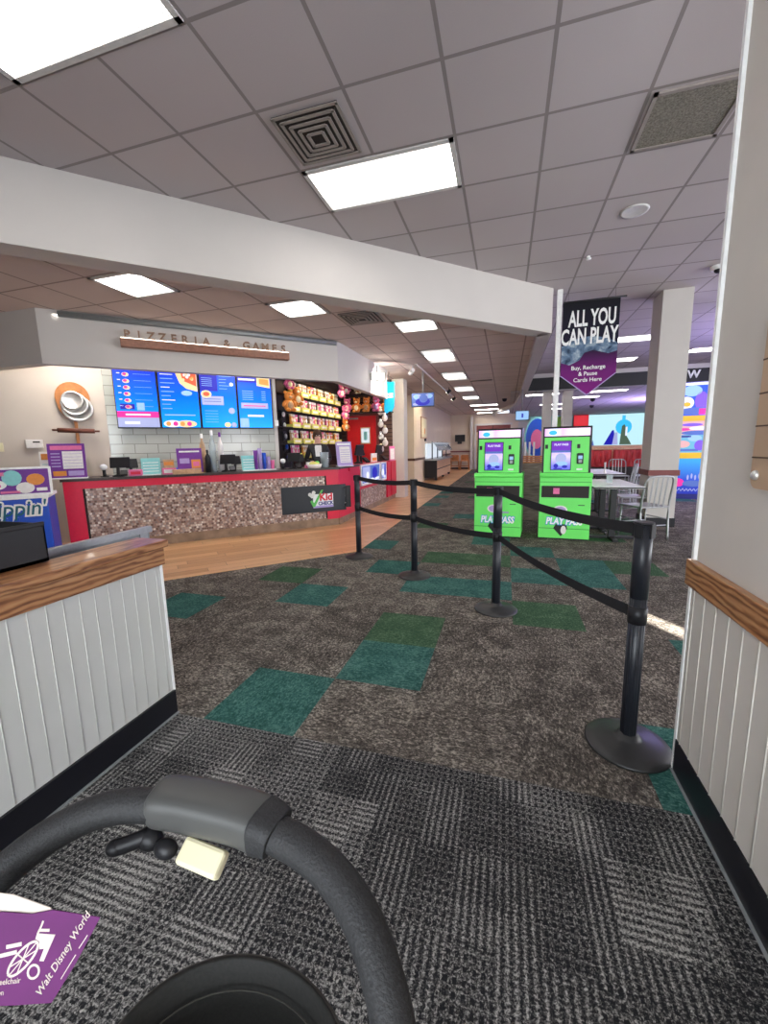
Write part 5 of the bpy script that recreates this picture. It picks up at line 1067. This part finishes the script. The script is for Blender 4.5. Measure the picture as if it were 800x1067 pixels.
g = B(); g.tube(rel([(-.372, .305, .897), (-.392, .292, .893), (-.400, .288, .892)]), .0085, M['black'], seg=10, sub=4).ell(Vector((-.401, .287, .892))-o0, (.011, .009, .008), M['black']).ell(Vector((-.372, .305, .893))-o0, (.016, .012, .012), M['black']).ell(Vector((-.345, .300, .893))-o0, (.014, .01, .01), M['black']); g.build('release_lever', hb)
mt = Matrix.Translation(Vector((-.300, .303, .892))-o0) @ Euler((R(35), 0, R(-4))).to_matrix().to_4x4()
g = B(); g.box((0, 0, 0), (.054, .025, .014), M['cream'], bev=.004); g.rot(mt).build('fold_button', hb)
# storage tray with stitched rim
C = Vector((-.235, .222, .745))-o0
def ring(rx, ry, z): return [(C.x+rx*math.cos(2*PI*k/40), C.y+ry*math.sin(2*PI*k/40), C.z+z) for k in range(41)]
g = B(); prof = [(.88, -.15), (.97, -.06), (1.0, 0), (.985, .006), (.95, .004), (.90, -.05), (.80, -.14), (0, -.145)]
i_ = g.mi(M['cloth']); rings = []
for r_, z_ in prof: rings.append([g.bm.verts.new((C.x+.128*r_*math.cos(2*PI*k/48), C.y+.105*r_*math.sin(2*PI*k/48), C.z+z_)) for k in range(48)])
for a, b_ in zip(rings, rings[1:]):
    for k in range(48): f = g.bm.faces.new((a[k], a[(k+1) % 48], b_[(k+1) % 48], b_[k])); f.material_index = i_; f.smooth = True
stt = g.build('storage_tray', t)
g = B(); g.tube(ring(.127, .104, .002), .0032, M['binding'], seg=8, sub=1).tube(ring(.112, .09, -.022), .0008, M['binding'], seg=6, sub=1); g.build('tray_piping', stt)
g = B(); g.lathe([(.035, -.13), (.045, -.05), (.043, -.045), (.038, -.05), (.03, -.12), (0, -.12)], M['cloth'], c=(C.x+.04, C.y-.02, C.z), seg=28).lathe([(.035, -.13), (.045, -.05), (.043, -.045), (.038, -.05), (.03, -.12), (0, -.12)], M['cloth'], c=(C.x-.055, C.y-.03, C.z), seg=28); g.build('cup_pocket', stt)
# lower frame, seat and wheels (below the handlebar, mostly out of the frame)
for sx_ in (-.60, -.04):
    g = B(); g.tube(rel([(sx_, -.12, .50), (sx_, -.12, .42), (sx_*1.0, .0, .12)]), .014, M['black'], sub=4); g.build('frame_tube', t)
    g = B(); g.cyl(Vector((sx_-.02, .0, .10))-o0, Vector((sx_+.02, .0, .10))-o0, .10, M['blackr'], seg=28).cyl(Vector((sx_-.022, .0, .10))-o0, Vector((sx_+.022, .0, .10))-o0, .05, M['steelgrey'], seg=20); g.build('wheel', t)
g = B(); g.tube(rel([(-.60, -.12, .45), (-.32, -.12, .45), (-.04, -.12, .45)]), .012, M['black'], sub=3); g.build('cross_bar', t)
for sx_ in (-.36, -.115):
    g = B(); g.tube(rel([(sx_, .13, .66), (sx_*1.0, 0, .52), (sx_, -.12, .45)]), .01, M['black'], sub=4); g.build('tray_support', t)
g = B(); g.tube(rel([(-.475, .13, .78), (-.44, .16, .79), (-.425, .175, .80)]), .016, M['cloth'], sub=4); g.build('strap', t)
# paper tag hanging from the handlebar
t = thing('paper_tag', 'purple folded paper tag with wheelchair symbol hanging on the stroller handlebar', 'tag', (-.385, .205, .883))
Ax, Az, Ay = Vector((.9593, .2817, -.0207)), Vector((-.0242, .1549, .9876)), Vector((-.2814, .9469, -.1554))
MT = Matrix(((Ax.x, Ay.x, Az.x, 0), (Ax.y, Ay.y, Az.y, 0), (Ax.z, Ay.z, Az.z, 0), (0, 0, 0, 1))) @ Matrix.Rotation(R(-12), 4, 'X')
K_ = 1/1157
def tp(x_, y_): return ((x_-52)*K_, (985-y_)*K_*.92-.007)      # millimetre plan of the tag, 1157 units per metre
def tc(x_, y_): return tp(x_*.15, 920+y_*.15)
def TP(L_): return [tp(*p) for p in L_]
def TC(L_): return [tc(*p) for p in L_]
g = B(); g.poly(TP([(-60, 945), (0, 944), (30, 946), (52, 942), (103, 949), (84, 992), (64, 1029), (30, 1031), (-60, 1035)]), 0, M['tagp'], .0008); g.rot(MT).build('sheet', t)
g = B(); g.poly(TP([(-60, 922), (6, 928), (48, 941), (50, 944), (30, 950), (-60, 952)]), .0016, M['tagw'], .0008); g.rot(MT).build('folded_back', t)
Y_ = -.0008; CW = M['tagw']; tt = .0003
def thick(pts, w_, closed=False):
    n_ = len(pts)
    for k in range(n_ if closed else n_-1):
        a, b_ = Vector(pts[k]), Vector(pts[(k+1) % n_]); d = (b_-a).normalized(); q = Vector((-d.y, d.x))*w_/2; g.poly([a+q, b_+q, b_-q, a-q], Y_, CW, tt)
g = B(); C0 = Vector((190, 455)); A_ = Vector((80, -105)); B_ = Vector((42, 28))
circ = [tc(*(C0+A_*math.cos(2*PI*k/24)+B_*math.sin(2*PI*k/24))) for k in range(24)]
thick(circ, .0019, True)
for k in range(0, 24, 3): thick([tc(*C0), circ[k]], .0009)
thick([tc(275+38*math.cos(2*PI*k/16), 535+42*math.sin(2*PI*k/16)) for k in range(16)], .0018, True)
thick(TC([(292, 215), (285, 245), (265, 300)]), .0016); thick(TC([(272, 275), (345, 275)]), .0022)
g.poly(TC([(262, 295), (390, 303), (335, 470), (305, 468), (325, 392), (292, 395), (285, 345), (255, 330)]), Y_, CW, tt)
thick(TC([(62, 382), (165, 362)]), .0030); thick(TC([(28, 438), (140, 412)]), .0030)
thick(TC([(470, 580), (550, 430)]), .0007); thick(TC([(566, 390), (615, 306)]), .0007)
g.rot(MT).build('wheelchair_symbol', t)
g = B(); x_, z_ = tc(345, 690); g.text('Walt Disney World', x_, z_, .0088, Y_, CW, align='LEFT', t=.0002, rot=-R(60), shear=.2)
x_, z_ = tc(-40, 640); g.text('single use wheelchair', x_-.020, z_, .0060, Y_, CW, align='LEFT', t=.0002, rot=-R(5)); x_, z_ = tc(-40, 690); g.text('location', x_, z_, .0055, Y_, CW, align='LEFT', t=.0002, rot=-R(5))
g.rot(MT).build('lettering', t)
g = B(); g.cyl((-.075, .004, .02), (-.10, .02, .015), .0008, M['white'], seg=6); g.build('string', t)
